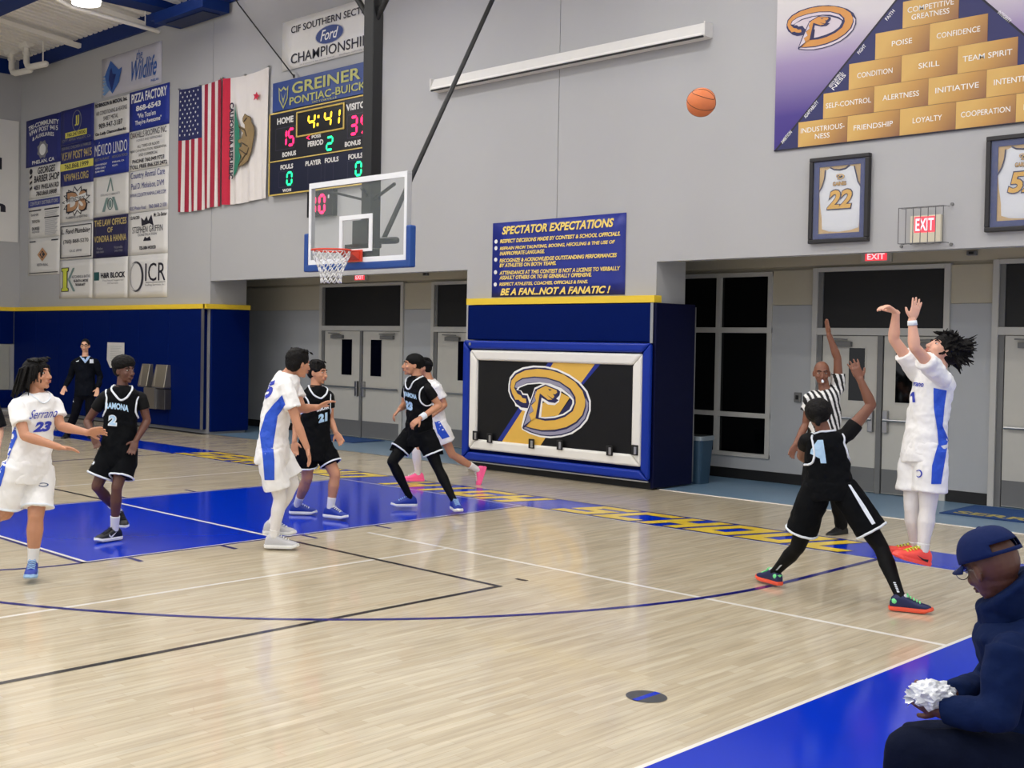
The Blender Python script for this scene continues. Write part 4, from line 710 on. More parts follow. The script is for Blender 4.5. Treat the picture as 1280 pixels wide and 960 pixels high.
def brickmat():
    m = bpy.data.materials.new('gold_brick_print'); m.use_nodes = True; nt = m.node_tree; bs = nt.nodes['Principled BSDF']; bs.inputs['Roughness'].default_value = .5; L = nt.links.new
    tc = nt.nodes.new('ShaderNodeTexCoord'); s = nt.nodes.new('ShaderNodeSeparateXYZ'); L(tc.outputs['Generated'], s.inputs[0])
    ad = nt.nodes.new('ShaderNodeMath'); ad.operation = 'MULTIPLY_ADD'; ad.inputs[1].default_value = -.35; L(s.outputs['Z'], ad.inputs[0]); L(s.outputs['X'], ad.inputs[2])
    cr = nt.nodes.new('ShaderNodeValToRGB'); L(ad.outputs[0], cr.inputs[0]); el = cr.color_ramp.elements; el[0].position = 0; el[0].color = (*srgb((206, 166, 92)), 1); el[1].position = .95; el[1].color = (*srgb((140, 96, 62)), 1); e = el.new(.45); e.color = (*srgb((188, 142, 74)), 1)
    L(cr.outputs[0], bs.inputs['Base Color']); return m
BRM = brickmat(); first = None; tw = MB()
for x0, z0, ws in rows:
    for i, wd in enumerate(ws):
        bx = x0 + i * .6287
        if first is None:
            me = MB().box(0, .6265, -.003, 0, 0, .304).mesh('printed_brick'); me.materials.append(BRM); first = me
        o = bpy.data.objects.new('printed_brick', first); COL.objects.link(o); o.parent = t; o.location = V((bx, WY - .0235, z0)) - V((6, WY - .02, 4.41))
        if wd:
            ls = wd.split('\n'); n_ = len(ls)
            for j, s in enumerate(ls):
                wl_ = min(.56, .047 * len(s)); zc_ = z0 + .152 + (n_ - 1) * .045 - j * .09
                tw.text(s, PYF, bx + .3135 - wl_ / 2, bx + .3135 + wl_ / 2, zc_ - .031, zc_ + .031, .0085, bold=.004)
tw.build('lettering', INKW, t, kind='stuff')
tw = MB()
for s, (cx_, cz_), l_ in (('AMBITION', (3.52, 4.56), .18), ('ADAPTABILITY', (3.84, 4.86), .24), ('RESOURCEFUL-\nNESS', (4.15, 5.18), .22), ('FIGHT', (4.46, 5.49), .12), ('FAITH', (4.79, 5.83), .13)):
    d = V((.69, 0, .725)); u_ = V((-.725, 0, .69)); frr = (V((cx_, WY - .024, cz_)), d, u_, V((0, -1, 0))); ls = s.split('\n')
    for j, q_ in enumerate(ls): tw.text(q_, frr, -l_ / 2, l_ / 2, -.022 - j * .05 + .02, .022 - j * .05 + .02, .0, bold=.01)
for s, (cx_, cz_), l_ in (('PATIENCE', (5.66, 5.86), .16), ('INTEGRITY', (6.0, 5.55), .18)):
    d = V((.69, 0, -.725)); u_ = V((.725, 0, .69)); tw.text(s, (V((cx_ + .04, WY - .024, cz_ + .04)), d, u_, V((0, -1, 0))), -l_ / 2, l_ / 2, -.02, .02, 0, bold=.01)
tw.build('edge_lettering', INKW, t, kind='stuff')
OR = mat('orange_gold_emblem', (204, 140, 66), .5); PK = mat('pale_lilac_print', (206, 194, 202), .5)
logo(PYF, 3.46, 5.84, .60, .53, t, base=.003, skip=('white', 'hole_white', 'hole_gold', 'hole_blue', 'snake_white'), swap=dict(gold=OR, gray1=PK, hole_gray=PK, snake_gray=PK, snake_gold=OR, hole_bg=PK))

# ---- framed jerseys
JN = mat('jersey_trim_navy', (30, 26, 70), .8); JG = mat('jersey_gold', (206, 158, 56), .7); FRBK = mat('black_frame_wood', (24, 20, 22), .35); FBLM = mat('frame_blue_mat', (28, 44, 104), .7); TANM = mat('tan_backing', (188, 156, 104), .8); JW = mat('mesh_jersey_white', (208, 210, 214), .85, bump=.15, bscale=30, noise_amt=.05, nscale=6)
def jframe(x0, x1, z0, z1, num, name_, label):
    t = thing('framed_jersey', label, 'framed jersey', ((x0 + x1) / 2, WY - .05, z0), 'framed jerseys on the white wall')
    W_, H_ = x1 - x0, z1 - z0; f_ = .05
    B(x0 + .01, x1 - .01, WY - .03, WY, z0 + .01, z1 - .01).build('backing', TANM, t)
    for a in ((x0, x1, z1 - f_, z1), (x0, x1, z0, z0 + f_), (x0, x0 + f_, z0 + f_, z1 - f_), (x1 - f_, x1, z0 + f_, z1 - f_)): B(a[0], a[1], WY - .075, WY, a[2], a[3]).build('frame_rail', FRBK, t, bevel=.008)
    g0, g1 = f_, .115
    for a in ((x0 + g0, x1 - g0, z1 - g1, z1 - g0), (x0 + g0, x1 - g0, z0 + g0, z0 + g1), (x0 + g0, x0 + g1, z0 + g1, z1 - g1), (x1 - g1, x1 - g0, z0 + g1, z1 - g1)): B(a[0], a[1], WY - .045, WY - .028, a[2], a[3]).build('blue_mat', FBLM, t)
    half = [(.30, .86), (.34, .84), (.36, .76), (.34, .66), (.25, .60), (.20, .55)]
    P_ = lambda u, v: (x0 + W_ * u, z0 + H_ * v)
    sil = [(.345, .872), (.40, .848), (.5, .838), (.6, .85), (.655, .878), (.74, .862), (.77, .78), (.80, .69), (.855, .625), (.865, .40), (.84, .25), (.825, .165), (.70, .14), (.5, .125), (.33, .135), (.215, .165), (.205, .3), (.175, .45), (.155, .60), (.21, .67), (.245, .76), (.255, .845)]
    fj = wallframe(WY - .034)
    n_ = len(sil); mb = MB(); ctr = V((x0 + W_ * .5, WY - .042, z0 + H_ * .45));
    ring0 = [V((P_(*p)[0], WY - .031, P_(*p)[1])) for p in sil]; ring1 = [ctr + (q - ctr) * .95 + V((0, -.004, 0)) for q in ring0]; ring2 = [V((q.x, WY - .040, q.z)) for q in [ctr + (q - ctr) * .8 for q in ring0]]
    mb.v = ring0 + ring1 + ring2; mb.f = [(r * n_ + i, r * n_ + (i + 1) % n_, (r + 1) * n_ + (i + 1) % n_, (r + 1) * n_ + i) for r in (0, 1) for i in range(n_)]
    mb.mi = [0] * len(mb.f); tri = tessellate_polygon([[V((p.x, p.z, 0)) for p in ring2]]); mb.f += [tuple(i + 2 * n_ for i in f) for f in tri]; mb.mi += [0] * len(tri)
    jo = mb.build('jersey', JW, t, smooth=True)
    tr = MB()
    for ids in ((0, 1, 2, 3, 4), (5, 6, 7, 8), (21, 20, 19, 18)): tr.tube([ring0[i] + V((0, -.008, 0)) for i in ids], .012, 6, flat=.5)
    tr.build('trim', JN, jo)
    nf = wallframe(WY - .048)
    mb = MB(); mb.text(num, nf, *[x0 + W_ * u for u in (.29, .73)], *[z0 + H_ * v for v in (.38, .62)], bold=.07, shear=.2); mb.text(name_, nf, x0 + W_ * .39, x0 + W_ * .62, z0 + H_ * .655, z0 + H_ * .705, bold=.05); mb.build('number_outline', JN, jo)
    MB().text(num, nf, *[x0 + W_ * u for u in (.305, .715)], *[z0 + H_ * v for v in (.393, .607)], .003, bold=.035, shear=.2).build('number', JG, jo)
    MB().text(name_, nf, x0 + W_ * .395, x0 + W_ * .615, z0 + H_ * .66, z0 + H_ * .70, .003, bold=.02).build('name', JG, jo)
    logo(wallframe(WY - .046), x0 + W_ * .44, z0 + H_ * .755, .075, .075, jo, skip=('hole_gold', 'hole_blue', 'eye', 'snake_white'), base=.001)
    B(x0 + f_, x1 - f_, WY - .058, WY - .055, z0 + f_, z1 - f_).build('glazing', GLAZ, t)
GLAZ = mat('clear_glazing', (240, 245, 250), .03, alpha=.05, spec=.5)
jframe(3.845, 4.593, 3.23, 4.268, '22', 'GAINES', 'framed white jersey with gold number 22, the complete frame under the pyramid banner')
jframe(5.90, 6.65, 3.26, 4.30, '52', 'GARNER', 'framed white jersey with gold number 5 cut off at the right photo edge')

# ---- caged exit sign
t = thing('caged_exit_sign', 'red lit exit sign inside a wire cage on the white wall', 'sign', (5.25, WY - .1, 3.17))
B(5.085, 5.43, WY - .06, WY, 3.18, 3.49).build('housing', mat('sign_cream', (214, 206, 184), .5), t, bevel=.01)
B(5.135, 5.37, WY - .062, WY - .058, 3.295, 3.475).build('lit_face', mat('red_lit_face', (255, 70, 84)), t)
MB().text('EXIT', wallframe(WY - .064), 5.15, 5.355, 3.315, 3.455, bold=.02).build('lettering', mat('red_lit_letters', (255, 190, 196)), t)
mb = MB(); ya, yb = WY - .17, WY - .01
for i in range(7): x = 5.0 + .5 * i / 6; mb.tube([(x, yb, 3.58), (x, ya, 3.575), (x, ya, 3.17), (x, yb, 3.17)], .0045, 5, False)
for y in (ya, (ya + yb) / 2):
    for z in (3.575, 3.17): mb.tube([(5.0, y, z), (5.5, y, z)], .0045, 5)
for x in (5.0, 5.5):
    for z in (3.3, 3.45): pass
mb.build('wire_cage', mat('cage_wire', (96, 96, 98), .4, metal=.6), t)
for x, z in ((5.53, 3.60), (5.53, 3.15), (4.97, 3.15)): MB().tube([(x, WY - .02, z), (x, WY, z)], .018, 8, False).build('fixing', KICK, t)

# ================================================================== HOOP
HB_Y = -1.282
t = thing('basketball_hoop', 'ceiling-hung basketball backboard with orange rim and white net', 'hoop', (0, -1.1, 2.63))
GL = mat('backboard_glass', (225, 238, 236), .04, alpha=.06, spec=.6)
B(-.88, .88, HB_Y + .012, HB_Y + .02, 2.935, 3.935).build('glass_pane', GL, t)
AL = mat('aluminium_frame', (178, 180, 184), .4, metal=.3); HWH = mat('white_board_line', (232, 234, 236), .5)
for a in ((-.915, .915, 3.93, 3.97), (-.915, .915, 2.90, 2.94), (-.915, -.875, 2.94, 3.93), (.875, .915, 2.94, 3.93)): B(a[0], a[1], HB_Y, HB_Y + .075, a[2], a[3]).build('frame_rail', AL, t, bevel=.004)
mb = MB()
for a in ((-.91, .91, 3.90, 3.965), (-.91, .91, 2.91, 2.985), (-.91, -.868, 2.985, 3.9), (.868, .91, 2.985, 3.9), (-.305, .305, 3.455, 3.51), (-.305, .305, 3.055, 3.09), (-.305, -.25, 3.09, 3.455), (.25, .305, 3.09, 3.455)): mb.box(a[0], a[1], HB_Y - .003, HB_Y + .011, a[2], a[3])
mb.build('white_lines', HWH, t)
PADB = mat('backboard_pad_blue', (22, 68, 140), .5)
for a in ((-.99, .99, 2.835, 2.925), (-.99, -.915, 2.90, 3.33), (.915, .99, 2.90, 3.33)): B(a[0], a[1], HB_Y - .02, HB_Y + .09, a[2], a[3]).build('edge_pad', PADB, t, bevel=.02, seg=3)
MST = mat('black_steel_tube', (9, 11, 13), .5)
MB().bar((-.035, -1.0, 2.93), (-.035, -1.0, 9.15), .175, .175, up=V((0, 1, 0))).build('mast', MST, t, bevel=.01)
for s in (-1, 1): MB().tube([(-.035 + s * .03, -1.0, 5.92), (-.035 + s * .35, -1.0, 6.32), (-.035 + s * 1.5, -1.0, 9.1)], .038, 10).build('v_brace', MST, t, smooth=True)
MB().tube([(0, -.80, 3.26), (0, 2.55, 9.1)], .032, 10).build('diagonal_brace', MST, t, smooth=True)
for x in (-.6, 0, .6): MB().bar((x, HB_Y + .09, 3.85), (-.035, -1.0, 3.7), .03, .03).build('board_strut', MST, t)
MB().tube([(-.22, -.93, 3.22), (.22, -.80, 3.22)], .045, 10).build('pivot', MST, t, smooth=True)
B(-.28, .28, -1.21, -1.10, 3.10, 3.16).build('mount_plate', MST, t); B(-.14, .14, -1.21, -1.09, 2.99, 3.45).build('mount_plate', MST, t)
ORG_ = mat('orange_rim_steel', (214, 66, 42), .45)
rc = V((0, HB_Y - .15 - .2286, 3.05)); RR = .2286 + .009
rim = MB().tube([rc + V((RR * math.cos(a), RR * math.sin(a), 0)) for a in [i * math.tau / 36 for i in range(36)]], .0125, 8, closed=True).build('rim', ORG_, t, smooth=True)
mb = MB(); mb.box(-.15, .15, HB_Y - .03, HB_Y - .003, 2.93, 3.075)
mb.add([(-.12, HB_Y - .03, 3.06), (.12, HB_Y - .03, 3.06), (.11, HB_Y - .19, 3.058), (-.11, HB_Y - .19, 3.058), (-.12, HB_Y - .03, 2.95), (.12, HB_Y - .03, 2.95), (.09, HB_Y - .16, 3.03), (-.09, HB_Y - .16, 3.03)], [(0, 1, 2, 3), (7, 6, 5, 4), (0, 4, 5, 1), (1, 5, 6, 2), (2, 6, 7, 3), (3, 7, 4, 0)])
mb.build('rim_bracket', ORG_, t, bevel=.004)
net = MB(); NB = 12; lev = [(.230, 0), (.222, -.07), (.190, -.14), (.158, -.21), (.136, -.28), (.126, -.34), (.128, -.395)]
for L_ in range(len(lev) - 1):
    (r0, z0), (r1, z1) = lev[L_], lev[L_ + 1]
    for k in range(NB):
        a0 = (k + .5 * (L_ % 2)) * math.tau / NB
        for s in (-1, 1):
            a1 = a0 + s * .5 * math.tau / NB
            p0 = rc + V((r0 * math.cos(a0), r0 * math.sin(a0), z0)); p1 = rc + V((r1 * math.cos(a1), r1 * math.sin(a1), z1))
            net.tube([p0, p0.lerp(p1, .5) + V((0, 0, -.004)), p1], .0058, 5, False)
net.build('net', mat('white_net_cord', (226, 226, 224), .85), t, smooth=True)

# ---- the ball in flight
bc = CAM + (FW + RT * ((876.5 - PPX) / FPX) + UP * ((PPY - 128) / FPX)) * 9.9
bt = thing('basketball', 'orange basketball in the air before the white wall', 'ball', bc)
BO = mat('orange_pebbled_leather', (214, 118, 66), .6, bump=.25, bscale=220, noise_amt=.1, nscale=10)
R0 = .1195; MB().ell(bc, V((R0, 0, 0)), V((0, R0, 0)), V((0, 0, R0)), 40, 24).build('ball_shell', BO, bt, smooth=True)
mb = MB(); rot = Matrix.Rotation(.5, 3, 'X') @ Matrix.Rotation(.6, 3, 'Y') @ Matrix.Rotation(.3, 3, 'Z')
def bc_(f): return [bc + rot @ (V(f(i * math.tau / 60)).normalized() * R0) for i in range(60)]
for f in (lambda a: (math.cos(a), math.sin(a), 0), lambda a: (math.cos(a), 0, math.sin(a)), lambda a: (math.sin(a), math.cos(a) * .6 + 0, .75 + .25 * math.cos(2 * a) * 0 + .0), lambda a: (math.sin(a), math.cos(a) * .6, -.75)): mb.tube(bc_(f), .0022, 6, closed=True)
mb.build('seams', mat('seam_black', (40, 26, 22), .6), bt)
# ================================================================== PEOPLE
def PX(u, v, D): return CAM + (FW + RT * ((u - PPX) / FPX) + UP * ((PPY - v) / FPX)) * D
TO = -FW
def cdir(r, u, t): return (RT * r + V((0, 0, 1)) * u + V((TO.x, TO.y, 0)).normalized() * t).normalized()
def remesh(mb, vox, smooth=3, fac=.5, disp=0, dscale=.08, colf=None):
    me = mb.mesh('tmp'); ob = bpy.data.objects.new('tmp', me); COL.objects.link(ob)
    r = ob.modifiers.new('r', 'REMESH'); r.mode = 'VOXEL'; r.voxel_size = vox
    if disp:
        s0 = ob.modifiers.new('s0', 'SMOOTH'); s0.iterations = 3; s0.factor = .5
        tx = bpy.data.textures.new('folds', 'CLOUDS'); tx.noise_scale = dscale; tx.noise_depth = 2
        d = ob.modifiers.new('d', 'DISPLACE'); d.texture = tx; d.strength = disp; d.mid_level = .5; d.texture_coords = 'LOCAL'
    if smooth: s = ob.modifiers.new('s', 'SMOOTH'); s.iterations = smooth; s.factor = fac
    dg = bpy.context.evaluated_depsgraph_get(); out = bpy.data.meshes.new_from_object(ob.evaluated_get(dg))
    bpy.data.objects.remove(ob); bpy.data.meshes.remove(me)
    return out
def place(me, name, mats, parent, colf=None, smooth=True):
    """me is in world space: shift to the parent's base and link as a part"""
    o = ORG[parent.name]; me.materials.clear()
    for m in (mats if isinstance(mats, list) else [mats]): me.materials.append(m)
    if colf:
        for p in me.polygons: p.material_index = colf(p.center)
    if smooth: me.shade_smooth()
    me.transform(Matrix.Translation(-o)); me.name = name
    ob = bpy.data.objects.new(name, me); COL.objects.link(ob); ob.parent = parent; ORG[ob.name] = o
    return ob
def bvh(me): return BVHTree.FromPolygons([v.co.copy() for v in me.vertices], [tuple(p.vertices) for p in me.polygons])
def subdiv(vs, fs, L):
    bm = bmesh.new(); bv = [bm.verts.new(v) for v in vs]
    for f in fs:
        try: bm.faces.new([bv[i] for i in f])
        except ValueError: pass
    bmesh.ops.triangulate(bm, faces=bm.faces[:])
    for _ in range(6):
        es = [e for e in bm.edges if e.calc_length() > L]
        if not es: break
        bmesh.ops.subdivide_edges(bm, edges=es, cuts=1); bmesh.ops.triangulate(bm, faces=[f for f in bm.faces if len(f.verts) > 3])
    bm.verts.index_update(); r = ([v.co.copy() for v in bm.verts], [tuple(v.index for v in f.verts) for f in bm.faces]); bm.free(); return r
def project(tree, D, vs, fs, L, off):                # print laid onto the cloth: 2D (pixel) outline dropped on the garment surface
    vs, fs = subdiv([V((a, b, 0)) for a, b in vs], fs, L); out = []
    for p in vs:
        d = (PX(p.x, p.y, 1) - CAM).normalized(); h = tree.ray_cast(CAM, d)
        if h[0] is None: h = tree.find_nearest(PX(p.x, p.y, D))
        n = h[1] if h[1].dot(d) < 0 else -h[1]; out.append(h[0] + n * off)
    mb = MB(); mb.add(out, fs); return mb
def print_poly(tree, D, pts, parent, name, m, L=5, off=.004):
    tri = tessellate_polygon([[V((a, b, 0)) for a, b in pts]]); return project(tree, D, pts, tri, L, off).build(name, m, parent)
def print_text(tree, D, s, o, ex, ey, parent, name, m, bold=.03, shear=0, L=4, off=.004, arch=0):
    vs, fs = text2d(s, bold, shear); ax = min(p[0] for p in vs); bx = max(p[0] for p in vs); ay = min(p[1] for p in vs); by = max(p[1] for p in vs); q = []
    for p in vs:
        a = (p[0] - ax) / (bx - ax); b = (p[1] - ay) / (by - ay); q.append((o[0] + ex[0] * a + ey[0] * b, o[1] + ex[1] * a + ey[1] * b - arch * (1 - (2 * a - 1) ** 2)))
    return project(tree, D, q, fs, L, off).build(name, m, parent)
def snap_tube(tree, pts, r, off, closed=True, n=6):
    mb = MB(); out = []
    for p in pts:
        h = tree.find_nearest(p); out.append(h[0] + h[1] * off)
    for _ in range(4): out = [(out[i - 1] + out[i] * 2 + out[(i + 1) % len(out)]) / 4 for i in range(len(out))]
    res = []
    for p in out: h = tree.find_nearest(p); res.append(h[0] + h[1] * off)
    mb.tube(res, r, n, closed=closed); return mb
SKIN = {k: mat('skin_' + k, c, .5, sss=.08, noise_amt=.06, nscale=14, bump=.04, bscale=80) for k, c in dict(light=(214, 164, 134), tan=(188, 134, 104), brown=(122, 78, 58), deep=(92, 56, 42), pink=(222, 170, 146)).items()}
LIPS = {k: mat('lips_' + k, c, .45) for k, c in dict(light=(186, 110, 98), tan=(158, 96, 82), brown=(112, 62, 54), deep=(84, 46, 42), pink=(190, 112, 100)).items()}
HAIRM = mat('black_hair', (9, 7, 7), .65, spec=.2, noise_amt=.4, nscale=40, bump=.5, bscale=90); EYEW = mat('eye_white', (226, 222, 216), .3); EYED = mat('eye_dark', (26, 18, 14), .2)
JWH = mat('jersey_white_cloth', (236, 235, 234), .8, noise_amt=.03, nscale=9, bump=.5, bscale=11, stretch=(1, 1, .4)); JBK = mat('jersey_black_cloth', (5, 7, 11), .85, spec=.15, bump=.4, bscale=12, stretch=(1, 1, .45)); UND = mat('black_compression', (4, 5, 7), .7, spec=.2, bump=.05)
TIGHTW = mat('white_compression', (226, 222, 220), .7); BLUEP = mat('royal_side_panel', (24, 76, 196), .6, noise_amt=.15, nscale=20); TRIMW = mat('white_trim', (226, 232, 240), .7); SKYB = mat('sky_blue_lettering', (172, 206, 234), .7); ROY = mat('royal_lettering', (44, 60, 176), .7)
SOCK = mat('white_sock', (226, 224, 222), .85, bump=.2, bscale=60)

def finger(mb, p, d, n, ln, r, curl):
    pts = [p]; 
    for k in range(3):
        an = curl * (k + .6) * .55; dd = (d * math.cos(an) + n * math.sin(an)).normalized(); p = p + dd * ln[k]; pts.append(p)
    mb.tube(pts, [r, r * .96, r * .9, r * .8], 8)
def hand(mb, W_, tip, n, side, s=1.0, curl=.5, spread=.12, bend=0):
    d = (tip - W_).normalized(); n = (n - d * n.dot(d)).normalized(); sd = d.cross(n).normalized() * side
    secs = [(W_ - d * .02, sd * .026 * s, n * .021 * s), (W_ + d * .015 * s, sd * .031 * s, n * .017 * s), (W_ + d * .05 * s, sd * .041 * s, n * .016 * s), (W_ + d * .09 * s, sd * .041 * s, n * .013 * s), (W_ + d * .098 * s, sd * .036 * s, n * .009 * s)]
    mb.loft(secs, 16, 2.6)
    for i, (off, l) in enumerate(((.031, .066), (.011, .076), (-.010, .072), (-.030, .056))):
        dd = (d + sd * off * spread * 28).normalized(); dd = (dd * math.cos(bend) + n * math.sin(bend)).normalized()
        finger(mb, W_ + d * .086 * s + sd * off * s, dd, n, [l * .46 * s, l * .32 * s, l * .26 * s], .0095 * s, curl)
    tb_ = W_ + d * .022 * s + sd * .03 * s; td = (d * .62 + sd * .70 + n * .25).normalized()
    mb.tube([tb_, tb_ + td * .034 * s, tb_ + (td + d * .25 + n * .1 * curl).normalized() * .062 * s + td * .002], [.0135 * s, .0115 * s, .009 * s], 8)

def head(root, body, c, F, U, tone, s=1.0, hair=None, extras=(), open_mouth=False):
    F = F.normalized(); U = (U - F * U.dot(F)).normalized(); L = U.cross(F).normalized() * s; F = F * s; U = U * s    # L = the head's left
    e = body
    e.ell(c + U * .022 - F * .012, L * .074, F * .094, U * .092, 20, 14)
    e.ell(c + F * .022 - U * .022, L * .064, F * .070, U * .080, 18, 12)
    e.ell(c + F * .030 - U * .068, L * .050, F * .052, U * .044, 16, 10)
    e.ell(c + F * .066 - U * .099, L * .020, F * .018, U * .016)
    e.ell(c + F * .070 + U * .024, L * .052, F * .020, U * .013)                    # brow
    for k in (-1, 1):
        e.ell(c + F * .060 - U * .030 + L * .036 * k, L * .023, F * .024, U * .022)  # cheeks
        e.ell(c - F * .004 - U * .012 + L * .075 * k, L * .009, F * .018 - L * .006 * k, U * .031, 10, 8)   # ears
        e.ell(c + F * .101 - U * .040 + L * .011 * k, L * .009, F * .010, U * .008, 8, 6)
    e.tube([c + F * .088 + U * .012, c + F * .099 - U * .016, c + F * .109 - U * .036], [.0085 * s, .0105 * s, .0135 * s], 8)
    e.ell(c + F * .087 - U * .064, L * .026, F * .014, U * .013, 12, 8)              # mouth mound
    ht = MB()
    for k in (-1, 1):
        ht.ell(c + F * .0785 + U * .002 + L * .031 * k, L * .0120, F * .0060, U * .0052, 12, 8)
    ht.build('eye_whites', EYEW, root, smooth=True, kind='stuff')
    ht = MB()
    for k in (-1, 1): ht.ell(c + F * .0845 + U * .002 + L * .031 * k, L * .0066, F * .0035, U * .0058, 10, 6)
    ht.build('irises', EYED, root, smooth=True, kind='stuff')
    ht = MB()
    for k in (-1, 1): ht.tube([c + F * .090 + U * .022 + L * .014 * k, c + F * .090 + U * .028 + L * .032 * k, c + F * .078 + U * .022 + L * .050 * k], [.0040 * s, .0050 * s, .0028 * s], 6)
    ht.build('eyebrows', HAIRM, root, smooth=True, kind='stuff')
    ht = MB(); ht.ell(c + F * .097 - U * .0585, L * .023, F * .0065, U * .0052, 12, 6); ht.ell(c + F * .096 - U * .0705, L * .020, F * .0065, U * .0062, 12, 6)
    ht.build('lips', LIPS[tone], root, smooth=True)
    if open_mouth: MB().ell(c + F * .099 - U * .0645, L * .014, F * .004, U * .005, 10, 6).build('open_mouth', EYED, root)
    return F, U, L
def hair_mesh(kind, c, F, U, L, root, seed=1):
    rnd = random.Random(seed); hb = MB(); vox = .006; nm = 'hair'; m = HAIRM; sm = 1; disp = .012
    if kind in ('short', 'afro', 'curl', 'locs', 'crop'):
        if kind == 'afro': hb.ell(c + U * .065 - F * .022, L * .108, F * .112, U * .082, 22, 16); hb.ell(c + U * .02 - F * .045, L * .095, F * .075, U * .09, 20, 14); disp = .014
        elif kind == 'crop': hb.ell(c + U * .030 - F * .020, L * .079, F * .097, U * .092, 22, 16); disp = .004
        else:
            hb.ell(c + U * .040 - F * .020, L * .087, F * .102, U * .090, 22, 16); hb.ell(c + U * .0 - F * .050, L * .081, F * .064, U * .080, 20, 14)
            for i in range(26):
                a = rnd.uniform(-1.4, 1.4); p = c + U * (.105 + rnd.uniform(-.01, .012)) + F * rnd.uniform(-.06, .075) + L * .07 * math.sin(a)
                hb.tube([p, p + F * .03 - U * .012 + L * rnd.uniform(-.012, .012)], [.012, .005], 6)
        # face side stays bare: the hairline is cut by the skull in front
    if kind == 'locs':
        for i in range(120):
            a = rnd.uniform(0, math.tau); rr = rnd.uniform(.35, 1); base = c + U * (.085 - .04 * rr) + L * .080 * rr * math.cos(a) + F * (-.02 + .085 * rr * math.sin(a))
            front = math.sin(a) > .55
            ln = rnd.uniform(.10, .15) if front else rnd.uniform(.17, .23); out = (L * math.cos(a) + F * (math.sin(a) * .9)) ; back = -F * rnd.uniform(.0, .05)
            p1 = base + out * .030 + U * .012; p2 = p1 + out * .016 - V((0, 0, ln * .5)) + back * .6; p3 = p2 - V((0, 0, ln * .5)) + back + L * rnd.uniform(-.012, .012)
            hb.tube([base, p1, p2, p3], [.0095, .0085, .0075, .005], 6)
        vox = .0042; disp = 0; sm = 0
    if kind == 'curl':
        hb.ell(c + U * .035 - F * .060, L * .105, F * .085, U * .105, 20, 14)
        for i in range(330):
            th = rnd.uniform(0, math.tau); ph = rnd.uniform(-.55, 1.2); dv = (L * math.cos(th) * math.cos(ph) + F * (math.sin(th) * math.cos(ph) * .9 - .35) + U * math.sin(ph))
            if dv.dot(F) > .35 * F.dot(F): continue
            dv = dv.normalized(); p = c + U * .03 - F * .02 + dv * .085; pts = [p]
            ln = rnd.uniform(.05, .10) * (1.5 if dv.dot(-F.normalized()) > .3 else .75)
            w0 = L.normalized() * rnd.uniform(-1, 1) + U.normalized() * rnd.uniform(-1, 1)
            for k in range(1, 5): pts.append(p + dv * ln * k / 4 + w0 * .012 * math.sin(k * 1.9 + i))
            hb.tube(pts, [.016, .014, .011, .008, .005], 6)
        vox = .005; disp = .006
    me = remesh(hb, vox, sm, .5, disp, .03)
    return place(me, nm, m, root)
def curve_pts(pts, n=6):
    pts = [V(p) for p in pts]; out = []
    for i in range(len(pts) - 1):
        p0 = pts[max(i - 1, 0)]; p1 = pts[i]; p2 = pts[i + 1]; p3 = pts[min(i + 2, len(pts) - 1)]
        for k in range(n):
            t = k / n; out.append(.5 * ((2 * p1) + (p2 - p0) * t + (2 * p0 - 5 * p1 + 4 * p2 - p3) * t * t + (3 * p1 - p0 - 3 * p2 + p3) * t ** 3))
    out.append(pts[-1]); return out
def limb(mb, a, b, prof, n=14, ends=True):            # prof: list of (t, r)
    a = V(a); b = V(b); mb.tube([a.lerp(b, t) for t, r in prof], [r for t, r in prof], n, ends)
def shoe(root, A, T_, up, cols, s=1.0, name='shoe', laces=True):
    d = (T_ - A); up = up.normalized(); d = (d - up * d.dot(up)).normalized(); sd = up.cross(d); o = A - up * .088 * s
    ub = MB(); X = [(-.075, .026, .05), (-.066, .033, .085), (-.04, .037, .112), (0, .039, .118), (.035, .041, .106), (.07, .044, .083), (.11, .048, .066), (.15, .048, .056), (.185, .040, .048), (.208, .024, .038)]
    ub.loft([(o + d * x * s + up * (h / 2 + .008) * s, sd * w_ * s, up * h / 2 * s) for x, w_, h in X], 18, 2.6)
    so = place(remesh(ub, .006, 2), name, cols[0], root)
    sb = MB(); outl = [(-.083, 0), (-.078, .026), (-.05, .038), (0, .038), (.06, .043), (.12, .052), (.165, .050), (.20, .034), (.220, 0)]
    outl = outl + [(x, -y) for x, y in outl[-2:0:-1]]; n = len(outl)
    top = [o + (d * x + sd * y) * s + up * (.030 + (.012 if x > .17 else 0)) * s for x, y in outl]; mid = [o + (d * x * 1.03 + sd * y * 1.06) * s + up * (.014 + (.008 if x > .17 else 0)) * s for x, y in outl]; bot = [o + (d * x + sd * y) * s * .97 + up * ((.010 if x > .19 else 0)) * s for x, y in outl]
    sb.add(top + mid + bot, [(i, (i + 1) % n, n + (i + 1) % n, n + i) for i in range(n)] + [(n + i, n + (i + 1) % n, 2 * n + (i + 1) % n, 2 * n + i) for i in range(n)] + [tuple(range(n))[::-1], tuple(2 * n + i for i in range(n))])
    sb.build('sole', cols[1], so, smooth=False)
    if laces:
        lb2 = MB()
        for k in range(5):
            x = .045 + .021 * k; h = (.128 - (x - .02) * .50); c_ = o + d * x * s + up * h * s
            lb2.tube([c_ - sd * .026 * s - up * .006, c_ + up * .003, c_ + sd * .026 * s - up * .006], .0055 * s, 5)
        c_ = o + d * .035 * s + up * .112 * s
        for k in (-1, 1): lb2.tube([c_, c_ + sd * .022 * k + up * .014 + d * .01, c_ + sd * .034 * k + d * .02, c_ + sd * .012 * k + d * .015], .003 * s, 5)
        lb2.build('laces', cols[2], so, smooth=True)
    return so, (o, d, up, sd)

